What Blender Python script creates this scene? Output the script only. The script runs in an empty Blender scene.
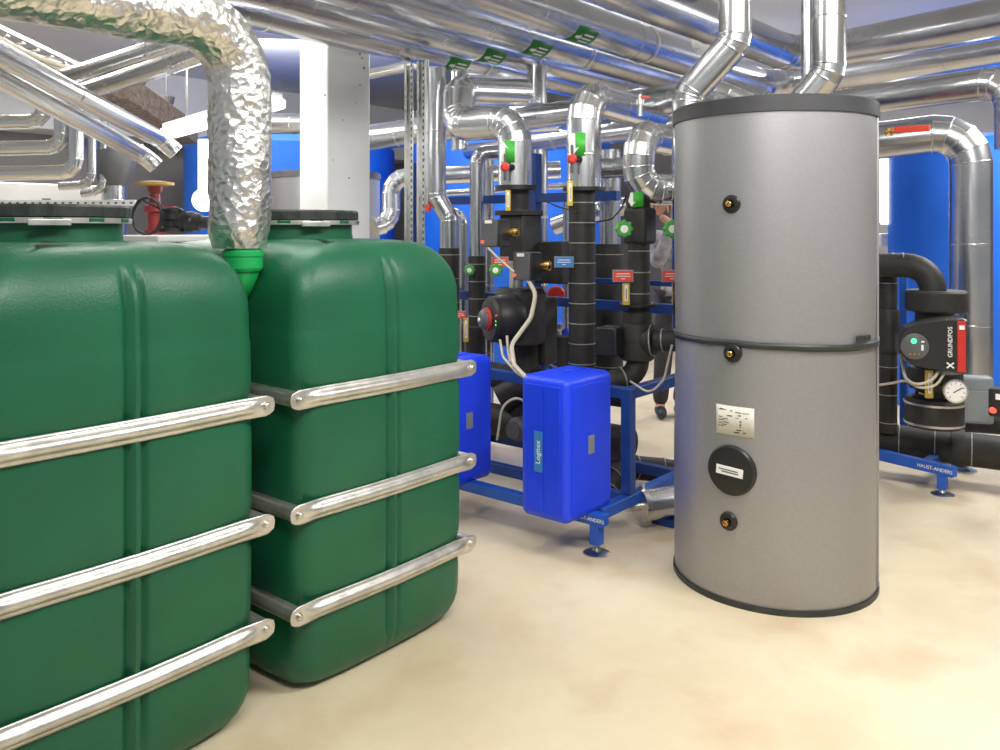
import bpy, bmesh, math, random
from mathutils import Vector, Matrix, noise
random.seed(7)
sc = bpy.context.scene
COL = sc.collection
F, CX, HY, EYE = 840.0, 500.0, 230.0, 1.5
def W(px, d, py):                       # metric survey helper: bearing / distance / elevation -> world point
    return Vector(((px-CX)/F*d, d, EYE+(HY-py)/F*d))
def WZ(px, d, z): return Vector(((px-CX)/F*d, d, z))
E1 = Vector((.640, .768, 0)).normalized(); E2 = Vector((-.768, .640, 0)).normalized(); UP = Vector((0,0,1))
RR = Matrix((E1, E2, UP)).transposed()
def AB(a, b, z=0): return E1*a + E2*b + UP*z
PI = math.pi

# ---------------------------------------------------------------- materials
def nt(name):
    m = bpy.data.materials.new(name); m.use_nodes = True
    return m, m.node_tree.nodes, m.node_tree.links, m.node_tree.nodes['Principled BSDF']
def mat(name, col, rough=.5, metal=0., var=.08, scale=6., bump=0., bscale=60., spec=.5, emit=0, stretch=None, rvar=0.):
    m, N, L, B = nt(name)
    B.inputs['Roughness'].default_value = rough; B.inputs['Metallic'].default_value = metal
    B.inputs['Specular IOR Level'].default_value = spec
    tc = N.new('ShaderNodeTexCoord'); mp = N.new('ShaderNodeMapping'); L.new(tc.outputs['Object'], mp.inputs[0])
    if stretch: mp.inputs['Scale'].default_value = stretch
    n = N.new('ShaderNodeTexNoise'); n.inputs['Scale'].default_value = scale; n.inputs['Detail'].default_value = 4
    L.new(mp.outputs[0], n.inputs['Vector'])
    r = N.new('ShaderNodeValToRGB'); r.color_ramp.elements[0].position = .3; r.color_ramp.elements[1].position = .7
    r.color_ramp.elements[0].color = (*[max(0, c*(1-var)) for c in col], 1)
    r.color_ramp.elements[1].color = (*[min(1, c*(1+var)) for c in col], 1)
    L.new(n.outputs['Fac'], r.inputs[0]); L.new(r.outputs[0], B.inputs['Base Color'])
    if rvar:
        mr = N.new('ShaderNodeMapRange'); mr.inputs['To Min'].default_value = rough-rvar; mr.inputs['To Max'].default_value = rough+rvar
        L.new(n.outputs['Fac'], mr.inputs[0]); L.new(mr.outputs[0], B.inputs['Roughness'])
    if bump:
        b = N.new('ShaderNodeBump'); b.inputs['Strength'].default_value = bump; b.inputs['Distance'].default_value = .01
        n2 = N.new('ShaderNodeTexNoise'); n2.inputs['Scale'].default_value = bscale; n2.inputs['Detail'].default_value = 3
        L.new(tc.outputs['Object'], n2.inputs['Vector']); L.new(n2.outputs['Fac'], b.inputs['Height']); L.new(b.outputs[0], B.inputs['Normal'])
    if emit:
        B.inputs['Emission Color'].default_value = (*col, 1); B.inputs['Emission Strength'].default_value = emit
    return m
M = {}
M['galv'] = mat('galvanised_cladding', (.56,.57,.59), .26, 1, .10, 3, 0, 5, rvar=.05)
M['galv2'] = mat('bright_cladding', (.72,.73,.74), .24, 1, .07, 4, 0, 7, rvar=.04)
M['steel'] = mat('zinc_steel', (.66,.65,.62), .3, 1, .15, 14, .1, 80, rvar=.08)
M['strap'] = mat('strap_zinc', (.66,.65,.61), .33, .85, .15, 20, .1, 60, rvar=.08)
M['green'] = mat('drum_green', (.008,.112,.050), .40, 0, .12, 3, .12, 130, spec=.45, rvar=.05)
M['greenb'] = mat('pipe_green', (.01,.36,.09), .35, 0, .05, 5)
M['lid'] = mat('lid_black', (.028,.034,.032), .45, 0, .3, 20)
M['black'] = mat('rubber_foam', (.024,.022,.020), .62, 0, .35, 14, .15, 50)
M['blackp'] = mat('black_plastic', (.016,.016,.017), .42, 0, .2, 10)
M['band'] = mat('seam_wire', (.35,.34,.31), .45, .3, .2, 30)
M['skid'] = mat('skid_blue', (.012,.055,.26), .45, 0, .15, 8)
M['skidl'] = mat('skid_blue_light', (.012,.10,.50), .45, 0, .1, 8)
M['box'] = mat('box_blue', (.010,.055,.86), .42, 0, .06, 6, .1, 120)
M['tankb'] = mat('tank_blue', (.010,.14,.72), .5, 0, .06, 3, .1, 60)
M['tankd'] = mat('tank_dark_blue', (.01,.07,.36), .5, 0, .1, 3)
M['white'] = mat('white_paint', (.80,.80,.78), .6, 0, .04, 3)
M['wall'] = mat('wall_paint', (.30,.29,.28), .8, 0, .07, 1.2, .1, 40)
M['ceil'] = mat('ceiling_paint', (.72,.72,.72), .85, 0, .05, 1.0, .1, 30)
M['redd'] = mat('dark_red_paint', (.22,.018,.02), .45, 0, .2, 10)
M['wheel'] = mat('wheel_ochre', (.33,.20,.05), .5, 0, .2, 10)
M['red'] = mat('red_paint', (.55,.03,.02), .4, 0, .1, 10)
M['redsign'] = mat('sign_red', (.72,.07,.04), .45, 0, .04, 10)
M['bluesign'] = mat('sign_blue', (.04,.22,.58), .45, 0, .04, 10)
M['grn'] = mat('sticker_green', (.05,.42,.04), .45, 0, .05, 10)
M['grnd'] = mat('sticker_dark_green', (.02,.20,.03), .45, 0, .1, 30)
M['knob'] = mat('knob_green', (.06,.34,.05), .4, 0, .08, 20)
M['wht'] = mat('print_white', (.85,.85,.82), .5, 0, .02, 10)
M['prt'] = mat('print_dark', (.05,.05,.05), .6, 0, .1, 30)
M['lab'] = mat('label_paper', (.66,.63,.55), .5, 0, .03, 10)
M['brass'] = mat('brass', (.75,.45,.14), .25, 1, .12, 20)
M['yel'] = mat('thermometer_yellow', (.62,.45,.06), .4, .3, .1, 20)
M['tlid'] = mat('tank_lid_grey', (.045,.045,.05), .5, 0, .12, 10)
M['board'] = mat('rough_board', (.17,.13,.10), .8, 0, .5, 30, .4, 40)
M['grey'] = mat('grey_plastic', (.10,.10,.105), .5, 0, .12, 10)
M['lgrey'] = mat('light_grey_box', (.22,.25,.27), .5, 0, .06, 5)
M['cable'] = mat('beige_cable', (.52,.47,.37), .5, 0, .1, 20)
M['skin'] = mat('skin', (.62,.32,.20), .5, 0, .08, 10)
M['hair'] = mat('hair', (.05,.03,.02), .7, 0, .3, 60)
M['jacket'] = mat('jacket', (.33,.33,.34), .7, 0, .7, 9)
M['cloth'] = mat('dark_cloth', (.03,.028,.03), .8, 0, .3, 8)
M['glow'] = mat('lamp_and_pipe_glow', (1,1,.98), .5, 0, 0, 1, emit=6)
M['led'] = mat('led_green', (.05,1,.25), .5, 0, 0, 1, emit=2.5)
M['ledr'] = mat('led_red', (1,.08,.05), .5, 0, 0, 1, emit=1.2)
def tank_jacket():
    m, N, L, B = nt('silver_tank_jacket')
    B.inputs['Metallic'].default_value = .55; B.inputs['Roughness'].default_value = .42
    tc = N.new('ShaderNodeTexCoord'); mp = N.new('ShaderNodeMapping'); mp.inputs['Rotation'].default_value = (0,.6,.0)
    w = N.new('ShaderNodeTexNoise'); w.inputs['Scale'].default_value = 90; w.inputs['Detail'].default_value = 2
    L.new(tc.outputs['Object'], mp.inputs[0]); L.new(mp.outputs[0], w.inputs['Vector'])
    r = N.new('ShaderNodeValToRGB'); r.color_ramp.elements[0].color = (.33,.325,.33,1); r.color_ramp.elements[1].color = (.39,.385,.39,1)
    L.new(w.outputs['Fac'], r.inputs[0]); L.new(r.outputs[0], B.inputs['Base Color'])
    b = N.new('ShaderNodeBump'); b.inputs['Strength'].default_value = .05; b.inputs['Distance'].default_value = .003
    L.new(w.outputs['Fac'], b.inputs['Height']); L.new(b.outputs[0], B.inputs['Normal'])
    return m
M['jkt'] = tank_jacket()
def foil():
    m, N, L, B = nt('crinkled_foil')
    B.inputs['Metallic'].default_value = 1; B.inputs['Roughness'].default_value = .3
    B.inputs['Base Color'].default_value = (.80,.79,.76,1)
    tc = N.new('ShaderNodeTexCoord')
    n1 = N.new('ShaderNodeTexNoise'); n1.inputs['Scale'].default_value = 24; n1.inputs['Detail'].default_value = 5; n1.inputs['Distortion'].default_value = 1.3
    v = N.new('ShaderNodeTexVoronoi'); v.inputs['Scale'].default_value = 38; v.feature = 'F1'
    L.new(tc.outputs['Object'], n1.inputs['Vector']); L.new(tc.outputs['Object'], v.inputs['Vector'])
    ad = N.new('ShaderNodeMath'); ad.operation = 'ADD'; L.new(n1.outputs['Fac'], ad.inputs[0]); L.new(v.outputs['Distance'], ad.inputs[1])
    b = N.new('ShaderNodeBump'); b.inputs['Strength'].default_value = .55; b.inputs['Distance'].default_value = .010
    L.new(ad.outputs[0], b.inputs['Height']); L.new(b.outputs[0], B.inputs['Normal'])
    return m
M['foil'] = foil()
def floor_mat():
    m, N, L, B = nt('stained_screed')
    B.inputs['Roughness'].default_value = .42; B.inputs['Specular IOR Level'].default_value = .35
    tc = N.new('ShaderNodeTexCoord')
    n1 = N.new('ShaderNodeTexNoise'); n1.inputs['Scale'].default_value = 1.3; n1.inputs['Detail'].default_value = 6; n1.inputs['Roughness'].default_value = .6
    L.new(tc.outputs['Object'], n1.inputs['Vector'])
    r = N.new('ShaderNodeValToRGB'); e = r.color_ramp.elements
    e[0].position = .25; e[0].color = (.64,.52,.34,1); e[1].position = .6; e[1].color = (.77,.665,.48,1)
    L.new(n1.outputs['Fac'], r.inputs[0])
    n2 = N.new('ShaderNodeTexNoise'); n2.inputs['Scale'].default_value = 3.2; n2.inputs['Detail'].default_value = 7; n2.inputs['Distortion'].default_value = .2
    L.new(tc.outputs['Object'], n2.inputs['Vector'])
    r2 = N.new('ShaderNodeValToRGB'); q = r2.color_ramp.elements; q[0].position = .52; q[0].color = (0,0,0,1); q[1].position = .85; q[1].color = (.6,.6,.6,1)
    L.new(n2.outputs['Fac'], r2.inputs[0])
    mx = N.new('ShaderNodeMixRGB'); mx.inputs[2].default_value = (.52,.33,.17,1)
    L.new(r2.outputs[0], mx.inputs[0]); L.new(r.outputs[0], mx.inputs[1]); L.new(mx.outputs[0], B.inputs['Base Color'])
    b = N.new('ShaderNodeBump'); b.inputs['Strength'].default_value = .08; L.new(n2.outputs['Fac'], b.inputs['Height']); L.new(b.outputs[0], B.inputs['Normal'])
    return m
M['floor'] = floor_mat()

# ---------------------------------------------------------------- object helpers
WM = {}
def tag(o, label=None, cat=None, group=None, kind=None):
    if label: o['label'] = label
    if cat: o['category'] = cat
    if group: o['group'] = group
    if kind: o['kind'] = kind
    return o
def thing(name, label, cat, loc, group=None, R=None):
    o = bpy.data.objects.new(name, None); COL.objects.link(o)
    m = Matrix.Translation(loc)
    if R: m = m @ R.to_4x4()
    o.matrix_world = m; WM[o.name] = m.copy(); o.empty_display_size = .1
    return tag(o, label, cat, group)
def O(name, bm, m, parent=None, label=None, cat=None, group=None, kind=None):
    """world-space bmesh -> object; origin at the base centre, or child of parent"""
    bmesh.ops.recalc_face_normals(bm, faces=bm.faces)
    me = bpy.data.meshes.new(name)
    if parent is not None:
        inv = WM[parent.name].inverted(); bmesh.ops.transform(bm, matrix=inv, verts=bm.verts)
        bm.to_mesh(me); o = bpy.data.objects.new(name, me); COL.objects.link(o); o.parent = parent
        WM[o.name] = WM[parent.name].copy()
    else:
        xs = [v.co for v in bm.verts]
        c = Vector(((min(p.x for p in xs)+max(p.x for p in xs))/2, (min(p.y for p in xs)+max(p.y for p in xs))/2, min(p.z for p in xs)))
        bmesh.ops.translate(bm, verts=bm.verts, vec=-c)
        bm.to_mesh(me); o = bpy.data.objects.new(name, me); COL.objects.link(o); o.location = c
        WM[o.name] = Matrix.Translation(c)
    bm.free()
    for mm in (m if isinstance(m, list) else [m]): me.materials.append(M[mm])
    return tag(o, label, cat, group, kind)
def copy_tree(o, parent=None):
    c = o.copy(); COL.objects.link(c)
    if parent is not None:
        c.parent = parent
    for ch in [x for x in bpy.data.objects if x.parent == o]: copy_tree(ch, c)
    return c
def BM(): return bmesh.new()
def box(bm, c, s, R=None, bev=0, seg=2):
    mt = Matrix.Translation(c) @ ((R or Matrix.Identity(3)).to_4x4()) @ Matrix.Diagonal((s[0], s[1], s[2], 1))
    r = bmesh.ops.create_cube(bm, size=1, matrix=mt)
    if bev:
        es = list({e for v in r['verts'] for e in v.link_edges})
        rb = bmesh.ops.bevel(bm, geom=es, offset=bev, segments=seg, profile=.5, affect='EDGES')
        for f in rb['faces']: f.smooth = True
    return bm
def frame(d):
    d = d.normalized(); u = Vector((0,0,1)) if abs(d.z) < .9 else Vector((1,0,0))
    x = u.cross(d).normalized(); return x, d.cross(x).normalized(), d
def rings_mesh(bm, rings, sharp=(), cap=True, smooth=True, mi=0):
    vs = [[bm.verts.new(p) for p in r] for r in rings]
    n = len(vs[0])
    for i in range(len(vs)-1):
        for j in range(n):
            f = bm.faces.new((vs[i][j], vs[i][(j+1)%n], vs[i+1][(j+1)%n], vs[i+1][j])); f.smooth = smooth; f.material_index = mi
    for i in sharp:
        for j in range(n):
            e = bm.edges.get((vs[i][j], vs[i][(j+1)%n]))
            if e: e.smooth = False
    if cap:
        for i in (0, -1):
            try:
                f = bm.faces.new(vs[i]); f.material_index = mi
                for e in f.edges: e.smooth = False
            except ValueError: pass
    return vs
def lathe(bm, c, axis, prof, n=32, mi=0):
    """prof: list of (distance along axis, radius); every profile corner sharper than 25 deg is kept crisp"""
    x, y, d = frame(axis); rings = []; sh = []
    for i, (t, r) in enumerate(prof):
        rings.append([c + d*t + (x*math.cos(2*PI*k/n) + y*math.sin(2*PI*k/n))*max(r, 1e-4) for k in range(n)])
        if 0 < i < len(prof)-1:
            a1 = math.atan2(prof[i][1]-prof[i-1][1], prof[i][0]-prof[i-1][0]); a2 = math.atan2(prof[i+1][1]-prof[i][1], prof[i+1][0]-prof[i][0])
            da = abs((a2-a1+PI) % (2*PI) - PI)
            if da > .45: sh.append(i)
    rings_mesh(bm, rings, sh); return bm
def cyl(bm, p, q, r, n=24):
    d = q-p; return lathe(bm, p, d, [(0, r), (d.length, r)], n)
def path(pts, bend, nseg):
    """poly-line with each corner replaced by an nseg-piece elbow; returns (points, is_joint)"""
    out = [(pts[0], False)]
    for i in range(1, len(pts)-1):
        a, p, b = pts[i-1], pts[i], pts[i+1]
        u, v = (a-p), (b-p); lu, lv = u.length, v.length; u.normalize(); v.normalize()
        th = PI - u.angle(v)
        if th < .05: out.append((p, False)); continue
        t = min(bend*math.tan(th/2), lu*.49 if i > 1 else lu*.9, lv*.49 if i < len(pts)-2 else lv*.9); R = t/math.tan(th/2)
        c = p + (u+v).normalized()*(R/math.cos(th/2))
        s, e = p+u*t, p+v*t; r0, r1 = s-c, e-c
        ns = max(2, round(nseg*th/(PI/2)))
        for k in range(ns+1):
            f = k/ns; w = (r0*math.sin((1-f)*th) + r1*math.sin(f*th))/math.sin(th)
            out.append((c+w, True))
    out.append((pts[-1], False)); return out
def tube(bm, pts, r, bend=.15, nseg=4, n=28, bead=.0, joints=True, spacing=0, disp=None, r2=None):
    P = path(pts, bend, nseg)
    if spacing:                                      # circumferential laps along the straights
        Q = [P[0]]
        for i in range(1, len(P)):
            a, b = P[i-1][0], P[i][0]; l = (b-a).length
            if l > spacing*1.3:
                k = int(l/spacing)
                for q in range(1, k+1):
                    f = q/(k+1); Q.append((a.lerp(b, f), True))
            Q.append(P[i])
        P = Q
    C = [p for p, _ in P]; rings = []; sharp = []
    T = []
    for i in range(len(C)):
        if i == 0: t = C[1]-C[0]
        elif i == len(C)-1: t = C[-1]-C[-2]
        else: t = (C[i]-C[i-1]).normalized() + (C[i+1]-C[i]).normalized()
        T.append(t.normalized())
    x, y, _ = frame(T[0])
    L = sum((C[i+1]-C[i]).length for i in range(len(C)-1)) or 1; s = 0
    for i in range(len(C)):
        if i:
            q = T[i-1].rotation_difference(T[i]); x = q @ x; s += (C[i]-C[i-1]).length
        x = (x - T[i]*x.dot(T[i])).normalized(); y = T[i].cross(x)
        rr = r if r2 is None else r+(r2-r)*s/L
        def ring(off, rad):
            return [C[i] + T[i]*off + (x*math.cos(2*PI*k/n)+y*math.sin(2*PI*k/n))*rad for k in range(n)]
        if bead and joints and P[i][1]:
            w = min(.006, r*.12); k0 = len(rings)
            rings += [ring(-w, rr), ring(0, rr+bead), ring(w, rr)]; sharp += [k0, k0+2]
        else:
            rings.append(ring(0, rr))
    rings_mesh(bm, rings, sharp); return C
def pipe(name, label, cat, pts, r, m='galv', bend=None, nseg=4, bead=.0035, spacing=.9, parent=None, group=None, n=32):
    bm = BM(); tube(bm, pts, r, bend if bend else r*1.9, nseg, n, bead, True, spacing)
    return O(name, bm, m, parent, None if parent else label, None if parent else cat, group)
def ring_part(name, c, axis, r, w, h, m, parent):
    bm = BM(); lathe(bm, c - axis.normalized()*w/2, axis, [(0, r), (0, r+h), (w, r+h), (w, r)], 28); return O(name, bm, m, parent)
def bands(parent, p, q, r, k, f0=.08, f1=.95):
    for i in range(k):
        c = p.lerp(q, f0+(f1-f0)*i/max(1, k-1)); ring_part('seam_band', c, q-p, r-.001, .005, .0035, 'band', parent)
def hanger(parent, c, r, top):
    bm = BM(); lathe(bm, c - Vector((0,0,0)) - parent_axis(parent)*.015, parent_axis(parent), [(0, r), (0, r+.006), (.03, r+.006), (.03, r)], 28)
    cyl(bm, c+UP*(r+.003), Vector((c.x, c.y, top)), .006, 8); O('hanger', bm, 'steel', parent)
AX = {}
def parent_axis(o): return AX[o.name]
def surf(c, axis, r, face, pt):                     # flat (u,v) -> on a cylinder
    ax = axis.normalized(); f = (face - ax*face.dot(ax)).normalized(); s = ax.cross(f)
    u, v = pt; a = u/r
    return c + ax*v + (f*math.cos(a) + s*math.sin(a))*r
def wrap_rect(name, c, axis, r, face, u0, u1, v0, v1, m, parent, off=.002):
    bm = BM(); k = 10; rows = []
    for j in (v0, v1): rows.append([bm.verts.new(surf(c, axis, r+off, face, ((u0+(u1-u0)*i/k)*(r+off)/r, j))) for i in range(k+1)])
    rows2 = []
    for j in (v0, v1): rows2.append([bm.verts.new(surf(c, axis, r-.002, face, ((u0+(u1-u0)*i/k)*(r-.002)/r, j))) for i in range(k+1)])
    for i in range(k):
        bm.faces.new((rows[0][i], rows[0][i+1], rows[1][i+1], rows[1][i])).smooth = True
        bm.faces.new((rows[0][i], rows2[0][i], rows2[0][i+1], rows[0][i+1])); bm.faces.new((rows[1][i], rows[1][i+1], rows2[1][i+1], rows2[1][i]))
    for i in (0, k): bm.faces.new((rows[0][i], rows[1][i], rows2[1][i], rows2[0][i]))
    return O(name, bm, m, parent)
ARROW = [(0,1),(.62,.25),(.24,.42),(.2,-1),(-.2,-1),(-.24,.42),(-.62,.25)]
def wrap_poly(name, polys, c, axis, r, face, m, parent, off=.0035):
    bm = BM()
    for poly in polys: bm.faces.new([bm.verts.new(surf(c, axis, r+off, face, p)) for p in poly])
    bmesh.ops.triangulate(bm, faces=bm.faces)
    return O(name, bm, m, parent)
def text_bm(s, size, fn, sub=False):
    cu = bpy.data.curves.new('t', 'FONT'); cu.body = s; cu.size = size; cu.align_x = 'CENTER'; cu.align_y = 'CENTER'; cu.resolution_u = 2; cu.offset = size*.012
    o = bpy.data.objects.new('t', cu); COL.objects.link(o)
    bpy.context.view_layer.update()
    me = bpy.data.meshes.new_from_object(o.evaluated_get(bpy.context.evaluated_depsgraph_get()))
    bm = BM(); bm.from_mesh(me)
    bpy.data.objects.remove(o); bpy.data.curves.remove(cu); bpy.data.meshes.remove(me)
    for v in bm.verts: v.co = fn(v.co.x, v.co.y)
    return bm
def star(bm, c, axis, r, t, lobes=8):               # lobed hand knob
    x, y, d = frame(axis); rings = []
    for tt, k in ((0,.85),(t*.25,1),(t*.75,1),(t,.8)):
        rings.append([c+d*tt+(x*math.cos(2*PI*i/48)+y*math.sin(2*PI*i/48))*r*k*(1+.09*math.cos(lobes*2*PI*i/48)) for i in range(48)])
    rings_mesh(bm, rings)
FACE = Vector((-.10,-1,0)).normalized()

# ---------------------------------------------------------------- setting
bm = BM(); box(bm, AB(4.0,2.8,-.05), (13,15.2,.1), RR); O('floor', bm, 'floor', kind='structure')
bm = BM(); box(bm, AB(4.0,2.8,3.45), (13,15.2,.1), RR); O('ceiling', bm, 'ceil', kind='structure')
bm = BM(); box(bm, AB(4.0,10.3,1.7), (13,.1,3.5), RR); O('wall_left', bm, 'wall', kind='structure')
bm = BM(); box(bm, AB(10.4,2.8,1.7), (.1,15.2,3.5), RR); O('wall_right', bm, 'wall', kind='structure')
bm = BM(); box(bm, AB(4.0,9.95,3.0), (12.6,.6,.8), RR, .01); O('trim_1', bm, 'ceil', kind='structure')
# concrete column: nearest corner at bearing 327, 5.6 m out
cc = W(327,5.6,230); a0, b0 = cc.dot(E1), cc.dot(E2)
bm = BM(); box(bm, AB(a0+.19,b0+.15,1.7), (.38,.30,3.4), RR, .012); 
col = O('column', bm, 'white', label='square white-painted concrete column with small dark pits behind the foil-wrapped duct', cat='column')
for (px, py, q) in ((360,54,.010),(362,58,.008),(364,68,.011),(325,95,.010),(343,120,.006),(356,103,.005),(349,178,.008),(333,160,.005),(360,85,.006)):
    u = (px-CX)/F; dd_ = b0/(u*E2.x+E2.y)
    if px < 327: dd_ = a0/(u*E1.x+E1.y)
    p = W(px, dd_, py); bm = BM(); lathe(bm, p+(E2 if px >= 327 else E1)*.002, -(E2 if px >= 327 else E1), [(0,q),(.003,q*.8)], 7); O('pit', bm, 'grey', col)

# ---------------------------------------------------------------- green tanks
def make_drum():
    base = AB(0,0); c0 = Vector((-.981, 2.253, 0))
    t = thing('plastic_tank', 'big green plastic tank nearest the camera, cut off by the left picture edge', 'tank', c0, 'green strapped tanks', RR)
    def L(a, b, z): return c0 + E1*a + E2*b + UP*z
    HX, F0, LEN, TOP = .390, .006, 1.05, 1.458
    aa = [-.2,-.1,-.042,-.031,-.024,-.014,-.007,-.004,.004,.007,.014,.024,.031,.042,.1,.2]
    def inset(z):
        R = .13; i = 0
        if z < R: i = R*.55 - .55*math.sqrt(max(0, R*R-(R-z)**2))
        R2 = .20; k = z-(TOP-R2)
        if k > 0: i = .13*(1-math.sqrt(max(0, 1-(k/R2)**2)))
        for zs in (.285,.604,.967):
            i += .010*math.exp(-((z-zs)/.035)**2)
        i -= .006*math.sin(PI*min(1, max(0, z/TOP)))
        i -= .0025/(1+math.exp((z-1.165)/.004))
        return i
    bm = BM(); rings = []
    zs = [0,.004,.012,.025,.045,.07,.10,.14]+[.17+.0225*k for k in range(44)]+[1.160,1.168]+[1.19+.02*k for k in range(3)]
    zs += [TOP-.20+.20*math.sin(PI/2*k/12) for k in range(1, 13)]
    zs = sorted(set(zs))
    for z in zs:
        i = inset(z); hx = HX-i; hy = LEN/2-i; rc = max(.05, .082+i*.35); ring = []
        gz = 1/(1+math.exp(-(z-.10)/.015))*1/(1+math.exp((z-1.375)/.010)) if z < 1.44 else 0
        for sgn in (-1, 1):
            for a in (aa if sgn < 0 else [-x for x in aa]):
                k = abs(a); g = 0
                if k <= .008: g = -.009
                elif k < .032: g = .017 if k < .028 else .004
                bow = .012*(1-(a/hx)**2)
                y = sgn*(hy + bow - g*gz); ring.append(L(a, F0+LEN/2+y, z))
            for q in range(1, 9):
                th = -PI/2 + (PI/2)*q/9 if sgn < 0 else PI/2+(PI/2)*q/9
                cx, cy = sgn*-1*(hx-rc), sgn*(hy-rc)
                ring.append(L(cx+rc*math.cos(th), F0+LEN/2+cy+rc*math.sin(th), z))
            for s in ((-.3,-.1,.1,.3)):
                ring.append(L(-sgn*(hx+.008), F0+LEN/2+(s if sgn < 0 else -s), z))
            for q in range(1, 9):
                th = (PI/2)*q/9 if sgn < 0 else PI+(PI/2)*q/9
                cx, cy = -sgn*(hx-rc), -sgn*(hy-rc)
                ring.append(L(cx+rc*math.cos(th), F0+LEN/2+cy+rc*math.sin(th), z))
        rings.append(ring)
    last = rings[-1]; cen = sum(last, Vector())/len(last)
    for f, dz in ((.93,.004),(.8,.007),(.6,.009),(.3,.010)): rings.append([cen+(p-cen)*f+UP*dz for p in last])
    rings_mesh(bm, rings)
    O('body', bm, 'green', t)
    cn = L(0, F0+LEN/2, 0)
    bm = BM(); lathe(bm, cn+UP*1.44, UP, [(0,.21),(.02,.209),(.05,.205),(.085,.205),(.085,.215),(.1,.215)], 48)
    for k in range(12):
        a = 2*PI*k/12; box(bm, cn+Vector((math.cos(a)*.218, math.sin(a)*.218, 1.530)), (.03,.05,.012), Matrix.Rotation(a, 3, 'Z'), .003)
    O('neck', bm, 'green', t)
    bm = BM(); x, y, d = frame(UP); rings = []
    for z, r in ((1.538,.222),(1.540,.228),(1.568,.228),(1.575,.222),(1.575,.19),(1.568,.185),(1.568,.02)):
        rings.append([cn+UP*z+(x*math.cos(2*PI*i/96)+y*math.sin(2*PI*i/96))*(r*(1+(.012 if i%4 < 2 and r > .2 else 0))) for i in range(96)])
    rings_mesh(bm, rings, smooth=False); O('lid', bm, 'lid', t)
    bm = BM(); lathe(bm, cn+UP*1.520, UP, [(0,.216),(0,.232),(.016,.232),(.016,.216)], 48); cr = O('clamp_ring', bm, 'strap', t)
    bm = BM(); a = math.radians(-62); p = cn+Vector((math.cos(a)*.242, math.sin(a)*.242, 1.522)); box(bm, p, (.012,.11,.02), Matrix.Rotation(a+.12, 3, 'Z'), .003); O('lever', bm, 'strap', cr)
    for zs_ in (.965,.604,.285):
        bm = BM(); rings = []
        path_ = [(-.437,-.012,0),(-.433,-.013,.6),(-.420,-.013,.85),(-.405,-.013,1),(-.378,-.013,1),(-.35,-.010,1),(-.32,-.008,1),(-.28,-.010,1),(-.14,-.016,1),(0,-.019,1),(.14,-.016,1),(.28,-.010,1),(.32,-.008,1),(.35,-.010,1),(.378,-.013,1),(.405,-.013,1),(.420,-.013,.85),(.433,-.013,.6),(.437,-.012,0)]
        prof = [(-.030,0),(-.024,.001),(-.019,.002),(-.013,.013),(-.006,.018),(0,.0195),(.006,.018),(.013,.013),(.019,.002),(.024,.001),(.030,0)]
        for (a, b, e) in path_:
            flat = 1 if abs(a) < .34 else max(.0, 1-(abs(a)-.34)/.04)
            o1 = [L(a, b-ph*flat, zs_+pz*max(e, .15)*1.05) for pz, ph in prof]
            o2 = [L(a, b+.005-ph*flat*.8, zs_+pz*max(e, .15)*1.05) for pz, ph in reversed(prof)]
            rings.append(o1+o2)
        rings_mesh(bm, rings); s = O('strap', bm, 'strap', t)
        for a in (-.405,.405):
            bm = BM(); lathe(bm, L(a,-.013,zs_), -E2, [(0,.014),(.003,.014),(.003,.010),(.010,.010),(.012,.007)], 6); O('bolt', bm, 'steel', s)
            bm = BM(); cyl(bm, L(a,-.008,zs_), L(a,1.10,zs_), .026, 24); O('side_tube', bm, 'strap', t)
    return t
drum = make_drum()
d2 = copy_tree(drum); d2.location = drum.location + Vector((.600,.704,0))
d2['label'] = 'green plastic tank standing right of the nearest one, fully strapped, beside the blue boxes'
# foil duct and green bend
def foil_duct():
    pts = [Vector((-2.6,.70,2.20)), Vector((-.868,2.80,2.185)), Vector((-.868,2.80,1.44))]
    pts[0] = pts[1] - E1*2.6 - UP*.085
    P = [p for p, _ in path(pts, .20, 12)]; C = []
    for i in range(len(P)-1):
        l = (P[i+1]-P[i]).length; k = max(1, int(l/.014))
        C += [P[i].lerp(P[i+1], q/k) for q in range(k)]
    C.append(P[-1]); bm = BM(); rings = []; n = 60; x = None
    for i, c in enumerate(C):
        t = (C[min(i+1, len(C)-1)]-C[max(0, i-1)]).normalized()
        if x is None: x, y, _ = frame(t); pt = t
        x = pt.rotation_difference(t) @ x; pt = t; y = t.cross(x); r = []
        e = min(1, (len(C)-1-i)/4)
        for k in range(n):
            a = 2*PI*k/n; dv = x*math.cos(a)+y*math.sin(a); p = c+dv*.1
            h = noise.noise(p*9)*.007 + noise.noise(p*34)*.0045 + abs(noise.noise(p*60))*.004
            r.append(c+dv*(.099+h)*(.86+.14*e))
        rings.append(r)
    rings_mesh(bm, rings); return bm
O('foil_duct', foil_duct(), 'foil', label='crinkled aluminium-foil wrapped duct bending down between the green tanks', cat='duct')
t = thing('drain_bend', 'bright green plastic pipe bend under the foil-wrapped duct', 'pipe', Vector((-.868,2.80,1.2)))
p0 = Vector((-.850,2.78,1.47)); bm = BM()
tube(bm, [p0, p0-UP*.11, p0-UP*.24-E2*-.0+Vector((-.10,.08,0)), p0-UP*.30+Vector((-.26,.2,0))], .056, .11, 5, 32); O('bend', bm, 'greenb', t)
bm = BM(); lathe(bm, p0-UP*.105, UP, [(0,.058),(.01,.064),(.045,.064),(.05,.067),(.065,.067),(.07,.060)], 32); O('socket', bm, 'greenb', t)

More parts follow.
